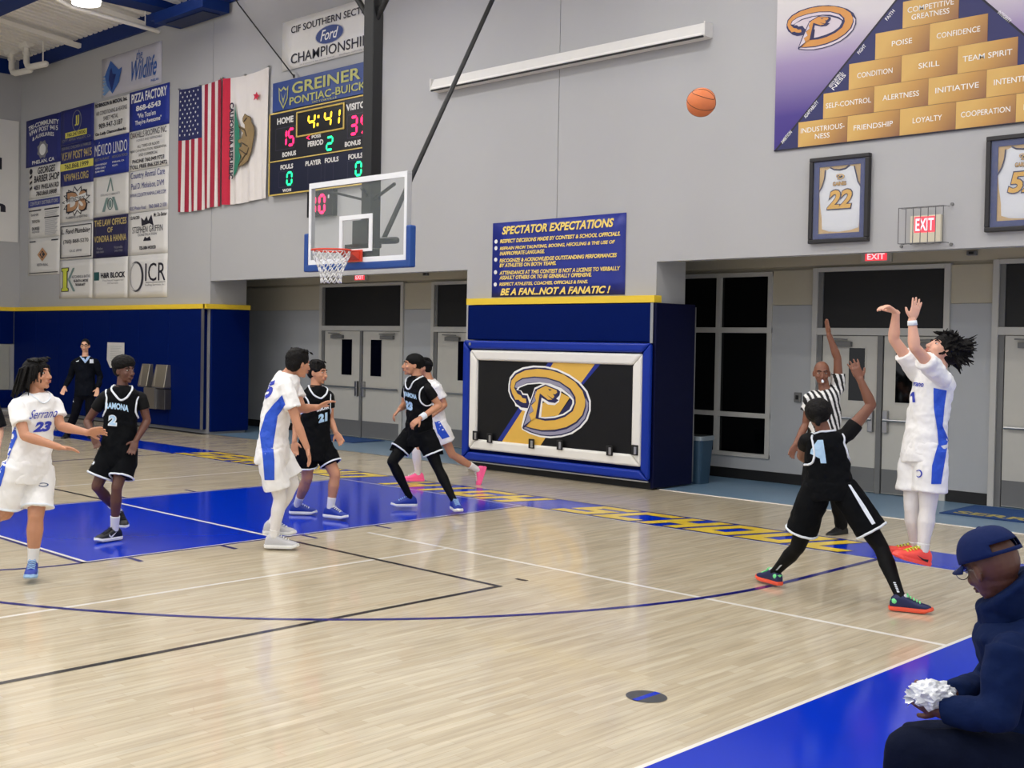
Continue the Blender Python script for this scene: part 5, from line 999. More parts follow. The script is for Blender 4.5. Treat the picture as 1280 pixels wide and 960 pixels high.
def person(label, D, J, face, fup, tone, H=1.0, hair='short', top='tee', topm=JWH, shortsm=JWH, trim=None, legs='bare', legm=None, sock=True, shoecol=None, handp={}, vox=.006, hseed=1, sleeve=.62, shorts_len=.86, footup={}, base=None, grp=None, colf_top=None, pants=False, fat=1.0, noshoes=(), open_mouth=False, under=None, hem=-.20, lf=1.0):
    Q = {}
    for k, v_ in J.items(): Q[k] = PX(v_[0], v_[1], D + (v_[2] if len(v_) > 2 else 0))
    Z = V((0, 0, 1))
    pel = (Q['hipL'] + Q['hipR']) / 2; nk = Q['neck']; hl = (Q['hipL'] - Q['hipR']).normalized(); sl = (Q['shL'] - Q['shR']).normalized()
    up = (nk - pel).normalized(); fh = hl.cross(up).normalized(); fs_ = sl.cross(up).normalized()
    if base is None:
        an = (Q['anL'] + Q['anR']) / 2; base = V((an.x, an.y, 0))
    root = thing('person', label, 'person', base, grp)
    F = cdir(*face); U = cdir(*fup)
    body = MB(); s = H
    Fh, Uh, Lh = head(root, body, Q['head'], F, U, tone, s * 1.09, hair, open_mouth=open_mouth)
    # neck
    body.tube([nk - up * .03, nk.lerp(Q['head'], .45) - Fh * .012, Q['head'] - Uh * .035 - Fh * .022], [.062 * s, .054 * s, .054 * s], 14)
    mid = Q.get('chest', pel.lerp(nk, .55)); spine = curve_pts([pel, mid, nk], 6)
    def sp(t):
        if t <= 0: return pel + up * t * (nk - pel).length
        x = min(t, .9999) * (len(spine) - 1); i = int(x); return spine[i].lerp(spine[i + 1], x - i) if t < 1 else nk + up * (t - 1) * (nk - pel).length
    shw = (Q['shL'] - Q['shR']).length / 2 / .185
    def secs(prof, g):
        out = []
        for t, w_, d_ in prof:
            k = max(0, min(1, t)); lv = hl.lerp(sl, k).normalized(); fv = lv.cross(up).normalized()
            out.append((sp(t), lv * (w_ * s * fat + g) * (shw if t > .7 else 1), fv * (d_ * s * fat + g)))
        return out
    TP = [(-.14, .10, .08), (-.04, .155, .115), (.08, .160, .118), (.28, .138, .100), (.5, .145, .105), (.72, .168, .118), (.86, .168, .108), (.95, .115, .080), (1.02, .06, .055)]
    body.loft(secs(TP, 0), 22, 2.3)
    for k in 'LR':
        S, E, Wr = Q['sh' + k], Q['el' + k], Q['wr' + k]; tip = Q['tip' + k]
        body.tube([nk - up * .05, nk.lerp(S, .55) - up * .03, S - up * .005], [.05 * s, .048 * s, .05 * s], 12)
        limb(body, S, E, [(0, .052 * s), (.25, .054 * s), (.5, .048 * s), (.8, .042 * s), (1, .040 * s)])
        limb(body, E, Wr, [(0, .040 * s), (.25, .043 * s), (.6, .034 * s), (1, .027 * s)])
        hp = dict(n=(0, -.3, 1), curl=.5, spread=.12, side=1 if k == 'L' else -1, bend=0); hp.update(handp.get(k, {}))
        hand(body, Wr, tip, cdir(*hp['n']), hp['side'], s * 1.02, hp['curl'], hp['spread'], hp['bend'])
        Hp, K, A = Q['hip' + k], Q['kn' + k], Q['an' + k]
        limb(body, Hp, K, [(0, .088 * s * fat), (.3, .082 * s * fat), (.7, .064 * s * lf), (1, .056 * s * lf)])
        limb(body, K, A, [(0, .055 * s * lf), (.12, .052 * s * lf), (.32, .058 * s * lf), (.6, .045 * s * lf), (.9, .034 * s), (1, .035 * s)])
        fk = (K - Hp).normalized(); body.ell(K, Fh.normalized() * .0 + cdir(1, 0, 0) * .052 * s, cdir(0, 0, 1) * .052 * s, Z * .06 * s)
    skin = place(remesh(body, vox, 2, .5), 'body', SKIN[tone], root)
    out = dict(root=root, Q=Q, pel=pel, nk=nk, up=up, fs=fs_, fh=fh, sl=sl, hl=hl, s=s, D=D, F=Fh, U=Uh, L=Lh)
    if hair: hair_mesh(hair, Q['head'], Fh, Uh, Lh, root, hseed)
    # --- lower garment
    if pants:
        g = MB(); g.loft(secs([(-.16, .11, .09), (-.04, .170, .128), (.10, .168, .125), (.2, .155, .115)], .012), 22, 2.3)
        for k in 'LR':
            limb(g, Q['hip' + k], Q['kn' + k], [(0, .100 * s * fat), (.4, .098 * s * fat), (1, .082 * s)])
            limb(g, Q['kn' + k], Q['an' + k] , [(0, .082 * s), (.4, .080 * s), (.85, .068 * s), (1.0, .066 * s)], ends=False)
        sh_me = remesh(g, .010, 3, .5, .022, .11); out['shorts_tree'] = bvh(sh_me); out['shorts'] = place(sh_me, 'trousers', shortsm, root)
    else:
        g = MB(); g.loft(secs([(-.18, .11, .09), (-.04, .172, .132), (.10, .168, .128), (.16, .158, .118)], .014), 22, 2.4)
        ends_ = []
        for k in 'LR':
            a, b = Q['hip' + k], Q['kn' + k]; e_ = a.lerp(b, shorts_len); ax = (b - a).normalized()
            lat = (hl if k == 'L' else -hl) * .012
            g.tube([a + up * .02, a.lerp(b, .25) + lat, a.lerp(b, .6) + lat, e_ + lat], [.115 * s * fat, .122 * s * fat, .122 * s, .127 * s], 18, False); ends_.append((e_ + lat, ax, .128 * s))
        sh_me = remesh(g, .009, 3, .5, .024, .10); tr_ = bvh(sh_me); out['shorts_tree'] = tr_
        so = place(sh_me, 'shorts', shortsm, root); out['shorts'] = so
        if trim:
            for c_, ax, r_ in ends_:
                o1 = ax.orthogonal().normalized(); o2 = ax.cross(o1)
                snap_tube(tr_, [c_ - ax * .010 + (o1 * math.cos(i * math.tau / 28) + o2 * math.sin(i * math.tau / 28)) * (r_ + .01) for i in range(28)], .010, .002).build('hem_trim', trim, so, smooth=True)
    # --- legs, socks
    for k in 'LR':
        Hp, K, A = Q['hip' + k], Q['kn' + k], Q['an' + k]
        if legs == 'tights' and not pants:
            g = MB(); limb(g, Hp.lerp(K, .5), K, [(0, .082 * s), (.6, .071 * s), (1, .061 * s)]); limb(g, K, A, [(0, .060 * s), (.12, .058 * s), (.32, .0635 * s), (.6, .050 * s), (.9, .040 * s), (1, .041 * s)])
            out['tights' + k] = place(remesh(g, .007, 3), 'leg_sleeve', legm, root)
        if sock and not pants:
            g = MB(); top_ = .66 if legs != 'tights' else .82
            limb(g, K, A, [(top_, .050 * s), (.8, .046 * s), (.92, .0435 * s), (1.0, .044 * s)], ends=False); place(remesh(g, .006, 2), 'sock', SOCK if legm is not UND else UND, root)
        if k not in noshoes:
            u_ = V(footup[k]) if k in footup else Z
            out['shoe' + k] = shoe(root, A, Q['toe' + k], u_, (shoecol or {}).get(k) or (shoecol or {}).get('*'), s * 1.04)
    # --- upper garment
    g = MB(); gap = .016 if top != 'jacket' else .03
    JP = [(hem, .162, .128), (-.08, .170, .130), (.10, .168, .126), (.3, .152, .112), (.5, .152, .112), (.72, .172, .122), (.86, .170, .112), (.95, .118, .088), (1.0, .088, .072)]
    g.loft(secs(JP, gap), 24, 2.3)
    ring = []
    for k in 'LR':
        S, E, Wr = Q['sh' + k], Q['el' + k], Q['wr' + k]; arm = (E - S).normalized()
        if top in ('tee', 'ref', 'jacket'):
            g.tube([nk - up * .06, nk.lerp(S, .5) - up * .03, S], [.066 * s, .064 * s, .066 * s], 14)
            if top == 'jacket':
                r_ = .068 * s * fat
                g.tube([S, S.lerp(E, .5), E, E.lerp(Wr, .5), E.lerp(Wr, .97)], [r_ * 1.08, r_, r_ * .92, r_ * .82, .046 * s * fat], 16, False); g.ell(E, V((r_ * .9, 0, 0)), V((0, r_ * .9, 0)), V((0, 0, r_ * .9)))
            else: g.tube([S - arm * .01, S.lerp(E, .3), S.lerp(E, sleeve)], [.070 * s, .076 * s, .080 * s], 16, False)
        else:
            q = nk.lerp(S, .80)
            g.tube([nk - up * .07, nk.lerp(S, .5) - up * .035, q - up * .035], [.055 * s, .055 * s, .058 * s], 14)
    me = remesh(g, .0085, 3, .5, (.030 if vox < .008 else .015) if top != 'jacket' else .038, .075 if top != 'jacket' else .13); tr_ = bvh(me); out['tree'] = tr_
    jo = place(me, {'jacket': 'jacket', 'ref': 'striped_shirt'}.get(top, 'jersey'), topm, root, colf_top(out) if colf_top else None); out['top'] = jo
    if under is not None:
        g = MB()
        for k in 'LR':
            S, E = Q['sh' + k], Q['el' + k]; g.tube([nk - up * .05, nk.lerp(S, .5) - up * .03, S], [.056 * s, .056 * s, .060 * s], 14); g.tube([S, S.lerp(E, .3), S.lerp(E, sleeve)], [.062 * s, .064 * s, .060 * s], 16, False)
        g.tube([nk - up * .02, nk + up * .015], [.072 * s, .066 * s], 16, False)
        place(remesh(g, .0075, 3), 'undershirt', under, root)
    if trim and top in ('tank', 'tee'):
        vd = .13 if top == 'tank' else .07; cN = nk - up * .012
        pts = []
        for i in range(36):
            a = i * math.tau / 36; f_ = math.cos(a); l_ = math.sin(a)
            pts.append(cN + fs_ * (.085 * f_ if f_ > 0 else .065 * f_) * s + sl * .085 * l_ * s - up * (max(0, f_) ** 1.6 * vd * s))
        snap_tube(tr_, pts, .010 if top == 'tank' else .006, .004).build('neck_trim', trim, jo, smooth=True)
        if top == 'tank':
            for k in 'LR':
                sg = 1 if k == 'L' else -1; S = Q['sh' + k]; c_ = S - sl * sg * .045 * s - up * .085 * s; pts = []
                for i in range(30): a = i * math.tau / 30; pts.append(c_ + up * .118 * s * math.cos(a) + fs_ * .085 * s * math.sin(a))
                snap_tube(tr_, pts, .009, .003).build('armhole_trim', trim, jo, smooth=True)
    return out
def sc3(a, b, c): return (a, b, c)
SH = lambda r, g, b, nm: mat('shoe_' + nm, (r, g, b), .5)
# ---- the players
WHT = SH(232, 232, 230, 'white'); BLU = SH(24, 52, 150, 'blue'); NVY = SH(20, 28, 76, 'navy'); LBL = SH(150, 186, 226, 'light_blue'); BLKS = SH(14, 14, 16, 'black'); COR = SH(255, 84, 74, 'coral'); PNK = SH(246, 92, 150, 'pink'); GRN = SH(120, 230, 150, 'mint'); YLG = SH(206, 214, 60, 'lime'); GRY = SH(196, 196, 200, 'pale_grey'); ORN = SH(236, 88, 60, 'orange')
p = person('player in white jersey 23 with dark locs, reaching right at the left photo edge', 9.6,
    dict(head=(47, 468, -.02), neck=(47, 491, 0), shR=(21, 508, -.14), shL=(66, 505, .10), elR=(31, 545, -.24), wrR=(74, 559, -.26), tipR=(97, 562, -.26), elL=(76, 533, .04), wrL=(110, 541, -.08), tipL=(132, 537, -.10),
         hipR=(20, 585, -.09), hipL=(50, 585, .07), knL=(45, 643, -.04), anL=(41, 704, 0), toeL=(38, 722, -.16), knR=(7, 640, -.02), anR=(-42, 655, .05), toeR=(-58, 690, .05), chest=(42, 535, 0)),
    (.93, .14, .36), (-.08, 1, 0), 'tan', H=.99, hair='locs', top='tee', trim=TRIMW, shoecol={'*': (BLU, LBL, LBL)}, handp=dict(R=dict(n=(.1, -1, .3), curl=.35), L=dict(n=(.3, -.5, .8), curl=.45, spread=.2)), vox=.0055, hseed=3, lf=1.2)
T_, D_ = p['tree'], 9.6
print_text(T_, D_, 'Serrano', (36, 524), (35, -3.0), (1.5, -11), p['top'], 'lettering', ROY, bold=.0, shear=.5)
print_text(T_, D_, '23', (41, 540.5), (22, -1.5), (1.5, -13), p['top'], 'number', ROY, bold=.06, shear=.25)
print_poly(T_, D_, [(19, 532), (14, 545), (7, 560), (1, 577), (9, 578), (15, 562), (22, 546)], p['top'], 'side_panel', BLUEP)
print_poly(p['shorts_tree'], D_, [(0, 574), (8, 576), (6, 590), (1, 608), (-6, 606)], p['shorts'], 'side_panel', BLUEP)
rb = [(54 + 6.5 * math.cos(a), 606 + 2.6 * math.sin(a)) for a in [math.radians(d) for d in range(-170, 175, 15)]] + [(54 + 4.8 * math.cos(a), 606 + 1.6 * math.sin(a)) for a in [math.radians(d) for d in range(170, -175, -15)]]
print_poly(p['shorts_tree'], D_, rb, p['shorts'], 'oval_badge', mat('slate_badge', (70, 84, 120), .7), L=3)
p = person('player in dark jersey 2 with a rounded afro, on the blue key', 11.5,
    dict(head=(156, 463, 0), neck=(153, 483, 0), shR=(131, 496, -.02), shL=(176, 497, .03), elR=(109, 527, .05), wrR=(116, 543, -.1), tipR=(124, 562, -.14), elL=(184, 526, .04), wrL=(170, 551, -.08), tipL=(163, 569, -.14),
         hipR=(139, 566, 0), hipL=(158, 566, .02), knR=(121, 608, -.05), anR=(149, 641, .30), toeR=(152, 661, .26), knL=(146, 609, -.1), anL=(143, 663, -.02), toeL=(124, 675, -.14)),
    (.78, .0, .62), (0, 1, 0), 'deep', H=.97, hair='afro', top='tank', topm=JBK, shortsm=JBK, trim=TRIMW, under=UND, shoecol={'*': (BLKS, WHT, BLKS)}, shorts_len=.72, footup={'R': (.2, -.1, .9)}, vox=.006, sleeve=.5)
T_, D_ = p['tree'], 11.5
print_text(T_, D_, 'RAMONA', (131.5, 511), (29, 4), (.5, -8), p['top'], 'lettering', SKYB, bold=.05, arch=1.2)
print_text(T_, D_, '2', (135, 532), (11, 1), (1, -14), p['top'], 'number', TRIMW, bold=.1)
print_text(T_, D_, '2', (136.4, 530.6), (8.4, .8), (1, -11.6), p['top'], 'number_fill', SKYB, bold=.03, off=.008)
print_poly(p['shorts_tree'], D_, [(113 + 5 * math.cos(a) + 1, 577 + 5 * math.sin(a)) for a in [i * math.tau / 14 for i in range(14)]], p['shorts'], 'round_badge', TRIMW, L=4)
so, (o, d, u_, sd) = p['shoeL']; st_ = BVHTree.FromPolygons([v.co + ORG[so.name] for v in so.data.vertices], [tuple(f.vertices) for f in so.data.polygons])
print_poly(st_, 11.5, [(136.5, 667.5), (138.5, 670.5), (146.5, 664), (139.5, 672.5), (136.5, 670.5)], so, 'white_emblem', WHT, L=3, off=.003)
p = person('tall player in white jersey 15 seen from behind, white leggings, at the key edge', 11.15,
    dict(head=(373, 454, 0), neck=(361, 466, 0), shR=(357, 481, -.16), shL=(364, 478, .18), elR=(371, 529, -.22), wrR=(384, 560, -.24), tipR=(389, 583, -.24), elL=(378, 511, .1), wrL=(398, 509, -.05), tipL=(414, 500, -.08),
         hipR=(337, 566, -.10), hipL=(346, 566, .08), knR=(350, 622, -.05), anR=(342, 672, -.02), toeR=(370, 683, -.02), knL=(366, 604, .10), anL=(340, 655, .14), toeL=(358, 666, .12), chest=(344, 523, .0)),
    (.78, -.12, -.58), (.1, 1, 0), 'tan', H=1.04, hair='short', top='tee', trim=None, legs='tights', legm=TIGHTW, shoecol={'*': (GRY, WHT, WHT)}, handp=dict(R=dict(n=(-1, 0, .3), curl=.5), L=dict(n=(.2, -1, .2), curl=.5, spread=.22)), hseed=5, shorts_len=.80, hem=-.16)
T_, D_ = p['tree'], 11.15
print_text(T_, D_, '5', (329, 500), (10, -4), (6, -21), p['top'], 'number', ROY, bold=.06)
print_poly(T_, D_, [(353, 494), (357, 506), (347, 520), (341, 560), (327, 560), (325, 542), (332, 518), (343, 504)], p['top'], 'side_panel', BLUEP)
print_poly(p['shorts_tree'], D_, [(327, 556), (341, 556), (343, 575), (343, 600), (331, 600), (329, 575)], p['shorts'], 'side_panel', BLUEP)
p = person('player in black jersey 21 with short hair, behind the tall white player', 13.05,
    dict(head=(397, 465, 0), neck=(395, 483, 0), shR=(379, 496, -.05), shL=(411, 495, .10), elR=(371, 527, .0), wrR=(368, 552, -.1), tipR=(369, 570, -.12), elL=(413, 525, .12), wrL=(420, 541, 0), tipL=(429, 556, -.05),
         hipR=(384, 560, -.04), hipL=(403, 560, .06), knR=(384, 598, .05), anR=(371, 632, .3), toeR=(386, 643, .3), knL=(419, 593, -.02), anL=(413, 636, 0), toeL=(437, 645, -.12)),
    (.86, -.08, .48), (0, 1, 0), 'tan', H=1.0, hair='short', top='tank', topm=JBK, shortsm=JBK, trim=TRIMW, under=UND, shoecol={'*': (BLU, WHT, WHT)}, hseed=8, lf=1.1, vox=.0065, sleeve=.5, shorts_len=.62)
T_, D_ = p['tree'], 13.05
print_text(T_, D_, '21', (398, 529), (11, -3), (0, -11), p['top'], 'number', SKYB, bold=.08)
print_text(T_, D_, 'RAMONA', (396, 515), (15, -4), (0, -5), p['top'], 'lettering', TRIMW, bold=.05)
p = person('player in black jersey with black head wrap and black leggings, running left under the sign', 13.8,
    dict(head=(516, 456, 0), neck=(521, 471, 0), shL=(534, 486, -.14), shR=(510, 484, .14), elL=(549, 507, -.1), wrL=(525, 523, -.28), tipL=(508, 536, -.3), elR=(505, 507, .2), wrR=(499, 512, .02), tipR=(491, 521, .0),
         hipL=(531, 543, -.08), hipR=(516, 543, .10), knR=(490, 577, .02), anR=(513, 623, .12), toeR=(489, 631, .10), knL=(547, 584, -.12), anL=(568, 627, -.2), toeL=(574, 640, -.38), chest=(524, 510, 0)),
    (-.97, .1, .22), (.1, 1, 0), 'tan', H=1.0, hair='crop', top='tank', topm=JBK, shortsm=JBK, trim=TRIMW, under=UND, legs='tights', legm=UND, sock=False, shoecol={'*': (BLU, WHT, LBL)}, handp=dict(L=dict(n=(-.3, -.8, -.4), curl=.9), R=dict(n=(.6, -.6, 0), curl=1.1)), vox=.0065, sleeve=.55, shorts_len=.60)
T_, D_, = p['tree'], 13.8
print_text(T_, D_, 'RAMONA', (506, 495), (15, 4.5), (0, -6), p['top'], 'lettering', SKYB, bold=.05)
print_text(T_, D_, '23', (506, 511), (10, 3), (0, -11), p['top'], 'number', SKYB, bold=.08)
F, U, L = p['F'], p['U'], p['L']; c = p['Q']['head']; g = MB()
g.ell(c + U * .045 - F * .022, L * .089, F * .104, U * .082, 20, 14); g.ell(c - F * .06 + U * .01, L * .07, F * .05, U * .05)
g.tube([c - F * .09 + U * .03, c - F * .16 + U * .025, c - F * .21 + U * .015], [.045, .035, .018], 10); place(remesh(g, .007, 2, .5, .006, .04), 'head_wrap', UND, p['root'])
w0 = p['Q']['wrL']; e0 = p['Q']['elL']; MB().tube([w0.lerp(e0, .04), w0.lerp(e0, .26)], [.037, .040], 14, False).build('wrist_band', TRIMW, p['root'], smooth=True)
p = person('player in white with pink shoes, half hidden behind the head-wrapped player', 16.3,
    dict(head=(529, 459, 0), neck=(536, 474, 0), shL=(546, 484, -.14), shR=(532, 483, .14), elL=(556, 506, -.12), wrL=(541, 519, -.3), tipL=(530, 524, -.35), elR=(528, 505, .25), wrR=(520, 510, .1), tipR=(513, 513, .1),
         hipL=(548, 530, -.08), hipR=(539, 530, .08), knL=(565, 568, -.05), anL=(598, 588, .1), toeL=(604, 606, .1), knR=(520, 562, 0), anR=(523, 593, .1), toeR=(508, 600, .1)),
    (-.95, .05, .1), (.1, 1, 0), 'tan', H=1.0, hair='short', top='tee', legs='bare', shoecol={'*': (PNK, PNK, WHT)}, vox=.0075, footup={'L': tuple(cdir(-.95, .35, .1))}, shorts_len=.55, hem=-.12)
g = MB(); limb(g, p['Q']['knR'], p['Q']['anR'], [(0, .060), (.35, .064), (.7, .048), (1, .041)]); place(remesh(g, .008, 2), 'leg_sleeve', TIGHTW, p['root'])
print_poly(p['shorts_tree'], 16.3, [(543, 527), (549, 526), (562, 546), (553, 549), (547, 541)], p['shorts'], 'side_panel', BLUEP)
# defender
p = person('defender in black jersey 4 seen from behind, lunging with one arm up before the shooter', 9.35,
    dict(head=(1023, 518, .02), neck=(1030, 540, 0), shL=(1009, 550, .02), shR=(1058, 544, -.02), elR=(1089, 506, -.05), wrR=(1075, 474, -.02), tipR=(1066, 452, 0), elL=(1002, 570, .22), wrL=(1016, 578, .42), tipL=(1028, 574, .5),
         hipL=(1022, 610, .03), hipR=(1052, 610, -.03), knL=(997, 684, .20), anL=(968, 716, .46), toeL=(956, 733, .58), knR=(1101, 684, -.16), anR=(1126, 748, -.40), toeR=(1147, 761, -.44)),
    (.35, .25, -.9), (-.05, 1, 0), 'brown', H=.98, hair='crop', top='tank', topm=JBK, shortsm=JBK, trim=TRIMW, under=UND, legs='tights', legm=UND, sock=False, shoecol={'*': (NVY, ORN, GRN)}, handp=dict(R=dict(n=(0, .1, -1), curl=.3, spread=.25)), vox=.0055, shorts_len=.74, sleeve=.4)
T_, D_ = p['tree'], 9.35
print_poly(T_, D_, [(1022, 550), (1029, 550), (1033, 579), (1026, 579), (1025, 573), (1013, 567), (1014, 562)], p['top'], 'number', SKYB)
F, U, L = p['F'], p['U'], p['L']; c = p['Q']['head']; g = MB(); g.ell(c + U * .035 - F * .015, L * .096, F * .112, U * .094, 20, 14); g.tube([c - F * .10 + U * .01, c - F * .135 - U * .03], [.035, .02], 10); place(remesh(g, .006, 2, .5, .012, .03), 'hair_wrap', HAIRM, p['root'])
for a, b in (((1076, 663), (1094, 655)),): pass
print_poly(p['shorts_tree'], D_, [(1060, 606), (1063, 606), (1082, 634), (1094, 654), (1090, 656), (1078, 637)], p['shorts'], 'side_stripe', TRIMW)
for k in 'LR':
    tr = BVHTree.FromPolygons([v.co + ORG[p['tights' + k].name] for v in p['tights' + k].data.vertices], [tuple(f.vertices) for f in p['tights' + k].data.polygons])
    a, b = p['Q']['kn' + k], p['Q']['an' + k]; mb = MB()
    for i in range(6):
        q = a.lerp(b, .70 + .035 * i); h = tr.ray_cast(CAM, (q - CAM).normalized())
        if h[0]: mb.ell(h[0] + h[1] * .002, RT * .012, (b - a).normalized() * .006, TO * .003, 8, 5)
    if mb.v: mb.build('leg_print', TRIMW, p['tights' + k])
for k in 'LR':
    so, (o, d, u_, sd) = p['shoe' + k]; MB().ell(o - d * .045 + u_ * .07, d * .030, sd * .045, u_ * .032, 12, 8).build('heel_panel', GRN, so, smooth=True); MB().ell(o + d * .03 + u_ * .105, d * .03, sd * .03, u_ * .02, 12, 8).build('tongue', GRY, so, smooth=True)
# shooter
p = person('shooter in white jersey 1 with flying black curls, both arms up in mid jump', 9.1,
    dict(head=(1177, 438, .0), neck=(1172, 463, 0), shL=(1178, 474, -.15), shR=(1150, 470, .15), elL=(1143, 434, -.30), wrL=(1140, 400, -.30), tipL=(1149, 371, -.30), elR=(1117, 424, .10), wrR=(1120, 391, .02), tipR=(1102, 378, .0),
         hipL=(1164, 566, -.08), hipR=(1147, 566, .08), knL=(1160, 634, -.08), anL=(1153, 690, -.08), toeL=(1124, 707, -.10), knR=(1140, 634, .05), anR=(1145, 686, .10), toeR=(1122, 698, .12), chest=(1160, 515, 0)),
    (-.80, .58, .15), (.55, .82, -.1), 'pink', H=1.0, hair='curl', top='tee', trim=None, legs='tights', legm=TIGHTW, shoecol={'*': (COR, COR, YLG)}, handp=dict(L=dict(n=(-.3, .1, -1), curl=.15, spread=.2, side=1), R=dict(n=(-.2, -1, 0), curl=1.0, spread=.12, bend=.5)), vox=.0055, hseed=11, sleeve=.62, shorts_len=.72, footup={'L': tuple(cdir(.25, .97, 0)), 'R': tuple(cdir(.25, .97, 0))}, hem=-.14, base=PX(1148, 715, 9.1))
T_, D_ = p['tree'], 9.1
print_text(T_, D_, 'Serrano', (1133, 481.5), (22, 2.5), (0, -7), p['top'], 'lettering', ROY, bold=.02, shear=.3)
print_poly(T_, D_, [(1141.2, 490), (1143.2, 490), (1144.6, 503), (1141.2, 503), (1140.6, 495), (1138.6, 496), (1138.6, 493)], p['top'], 'number', ROY, L=3)
print_poly(T_, D_, [(1167, 485), (1183, 488), (1180, 510), (1178, 532), (1184, 547), (1186, 555), (1173, 558), (1171, 535), (1167, 510)], p['top'], 'side_panel', BLUEP)
print_poly(p['shorts_tree'], D_, [(1172, 556), (1184, 556), (1180, 580), (1176, 605), (1164, 605), (1165, 582)], p['shorts'], 'side_panel', BLUEP)
ringp = [(1149 + 4.2 * math.cos(a), 592 + 4.8 * math.sin(a)) for a in [math.radians(d) for d in range(-140, 145, 15)]] + [(1148.4 + 3 * math.cos(a), 592 + 3.6 * math.sin(a)) for a in [math.radians(d) for d in range(140, -145, -15)]]
print_poly(p['shorts_tree'], D_, ringp, p['shorts'], 'round_badge', ROY, L=4)
w0 = p['Q']['wrL']; e0 = p['Q']['elL']; MB().tube([w0.lerp(e0, .02), w0.lerp(e0, .20)], [.032, .035], 14, False).build('wrist_band', TRIMW, p['root'], smooth=True)
for k in 'LR':
    so, (o, d, u_, sd) = p['shoe' + k]; fl_ = MB(); sg = 1 if sd.dot(TO) > 0 else -1
    fl_.add([o + d * x + u_ * h + sd * sg * .0535 for x, h in ((-.03, .05), (.01, .045), (.07, .062), (.02, .036), (-.03, .028))], [(0, 1, 2, 3, 4)]); fl_.build('black_emblem', BLKS, so)
# referee
def refcol(o):
    sl, nk, s = o['sl'], o['nk'], o['s']
    def f(c):
        x = (c - nk).dot(sl); return int(math.floor(x / .026 + 100)) % 2
    return f
p = person('bald referee in a black and white striped shirt raising one arm, behind the defender', 12.6,
    dict(head=(1027, 466, 0), neck=(1031, 486, 0), shR=(1013, 497, .0), shL=(1048, 486, .0), elL=(1047, 448, -.02), wrL=(1036, 418, -.02), tipL=(1032, 394, 0), elR=(1007, 531, .05), wrR=(994, 556, -.05), tipR=(987, 572, -.08),
         hipR=(1019, 562, 0), hipL=(1041, 562, 0), knR=(1011, 610, -.1), anR=(1000, 653, .05), toeR=(983, 661, -.1), knL=(1046, 612, -.1), anL=(1052, 660, 0), toeL=(1036, 668, -.1)),
    (-.25, -.05, .95), (0, 1, 0), 'brown', H=.98, hair=None, top='ref', topm=[mat('ref_black', (16, 16, 18), .8), mat('ref_white', (224, 224, 222), .8)], shortsm=UND, pants=True, shoecol={'*': (BLKS, BLKS, BLKS)}, handp=dict(L=dict(n=(-1, 0, .1), curl=.05, spread=.02)), colf_top=refcol, sleeve=.5, vox=.006, hem=-.05)
c = p['Q']['head']; F, U = p['F'], p['U']; MB().tube([c + F * .10 - U * .066, c + F * .135 - U * .078], [.010, .014], 8).build('whistle', TRIMW, p['root'], smooth=True)
# coach
p = person('man in dark quarter-zip jacket and glasses standing against the navy pads', 22.7,
    dict(head=(106.5, 432, 0), neck=(106.5, 446, 0), shR=(94, 452, 0), shL=(119, 452, 0), elR=(88, 471, .05), wrR=(81, 484, -.1), tipR=(76.5, 495, -.15), elL=(125, 471, .05), wrL=(122, 486, -.1), tipL=(120, 497, -.15),
         hipR=(100, 492, 0), hipL=(113, 492, 0), knR=(94, 517, -.05), anR=(84, 543, .0), toeR=(78, 551, -.2), knL=(112, 519, -.05), anL=(112, 544, 0), toeL=(116, 551, -.2)),
    (.05, 0, 1), (0, 1, 0), 'light', H=1.0, hair='crop', top='jacket', topm=mat('dark_jacket', (3, 7, 18), .85, spec=.15), shortsm=mat('dark_slacks', (4, 5, 14), .85, spec=.15), pants=True, shoecol={'*': (BLKS, BLKS, BLKS)}, vox=.008, hem=-.05)
nk, fs_, sl, up = p['nk'], p['fs'], p['sl'], p['up']
print_poly(p['tree'], 22.7, [(99, 440), (101.5, 440), (106.8, 450.5), (112, 440), (114, 440), (113, 446), (107, 454), (99, 445)], p['top'], 'collar', mat('pale_blue_collar', (150, 176, 214), .7), L=3, off=.02)
print_poly(p['tree'], 22.7, [(112, 449.5), (116.5, 449.5), (116.5, 454), (112, 454)], p['top'], 'chest_mark', TRIMW, L=3, off=.008); print_poly(p['tree'], 22.7, [(95, 451.6), (99, 450.6), (98.6, 451.6), (96, 452.4)], p['top'], 'chest_mark', TRIMW, L=3, off=.008)
print_poly(p['shorts_tree'], 22.7, [(84.5 + 4, 498), (89 + 3.4, 498), (89 + 3.4, 503), (84.5 + 4, 503)], p['shorts'], 'leg_mark', TRIMW, L=3, off=.008)
c, F, U, L = p['Q']['head'], p['F'], p['U'], p['L']; g = MB()
for k in (-1, 1):
    q = [c + F * .102 + U * .002 + L * (.034 * k) + L * .025 * math.cos(i * math.tau / 16) + U * .019 * math.sin(i * math.tau / 16) for i in range(16)]; g.tube(q, .0035, 6, closed=True); g.tube([c + F * .10 + U * .006 + L * .058 * k, c + U * .004 + L * .078 * k], .003, 6)
g.tube([c + F * .105 + U * .006 - L * .01, c + F * .105 + U * .006 + L * .01], .003, 6); g.build('glasses', BLKS, p['root'])
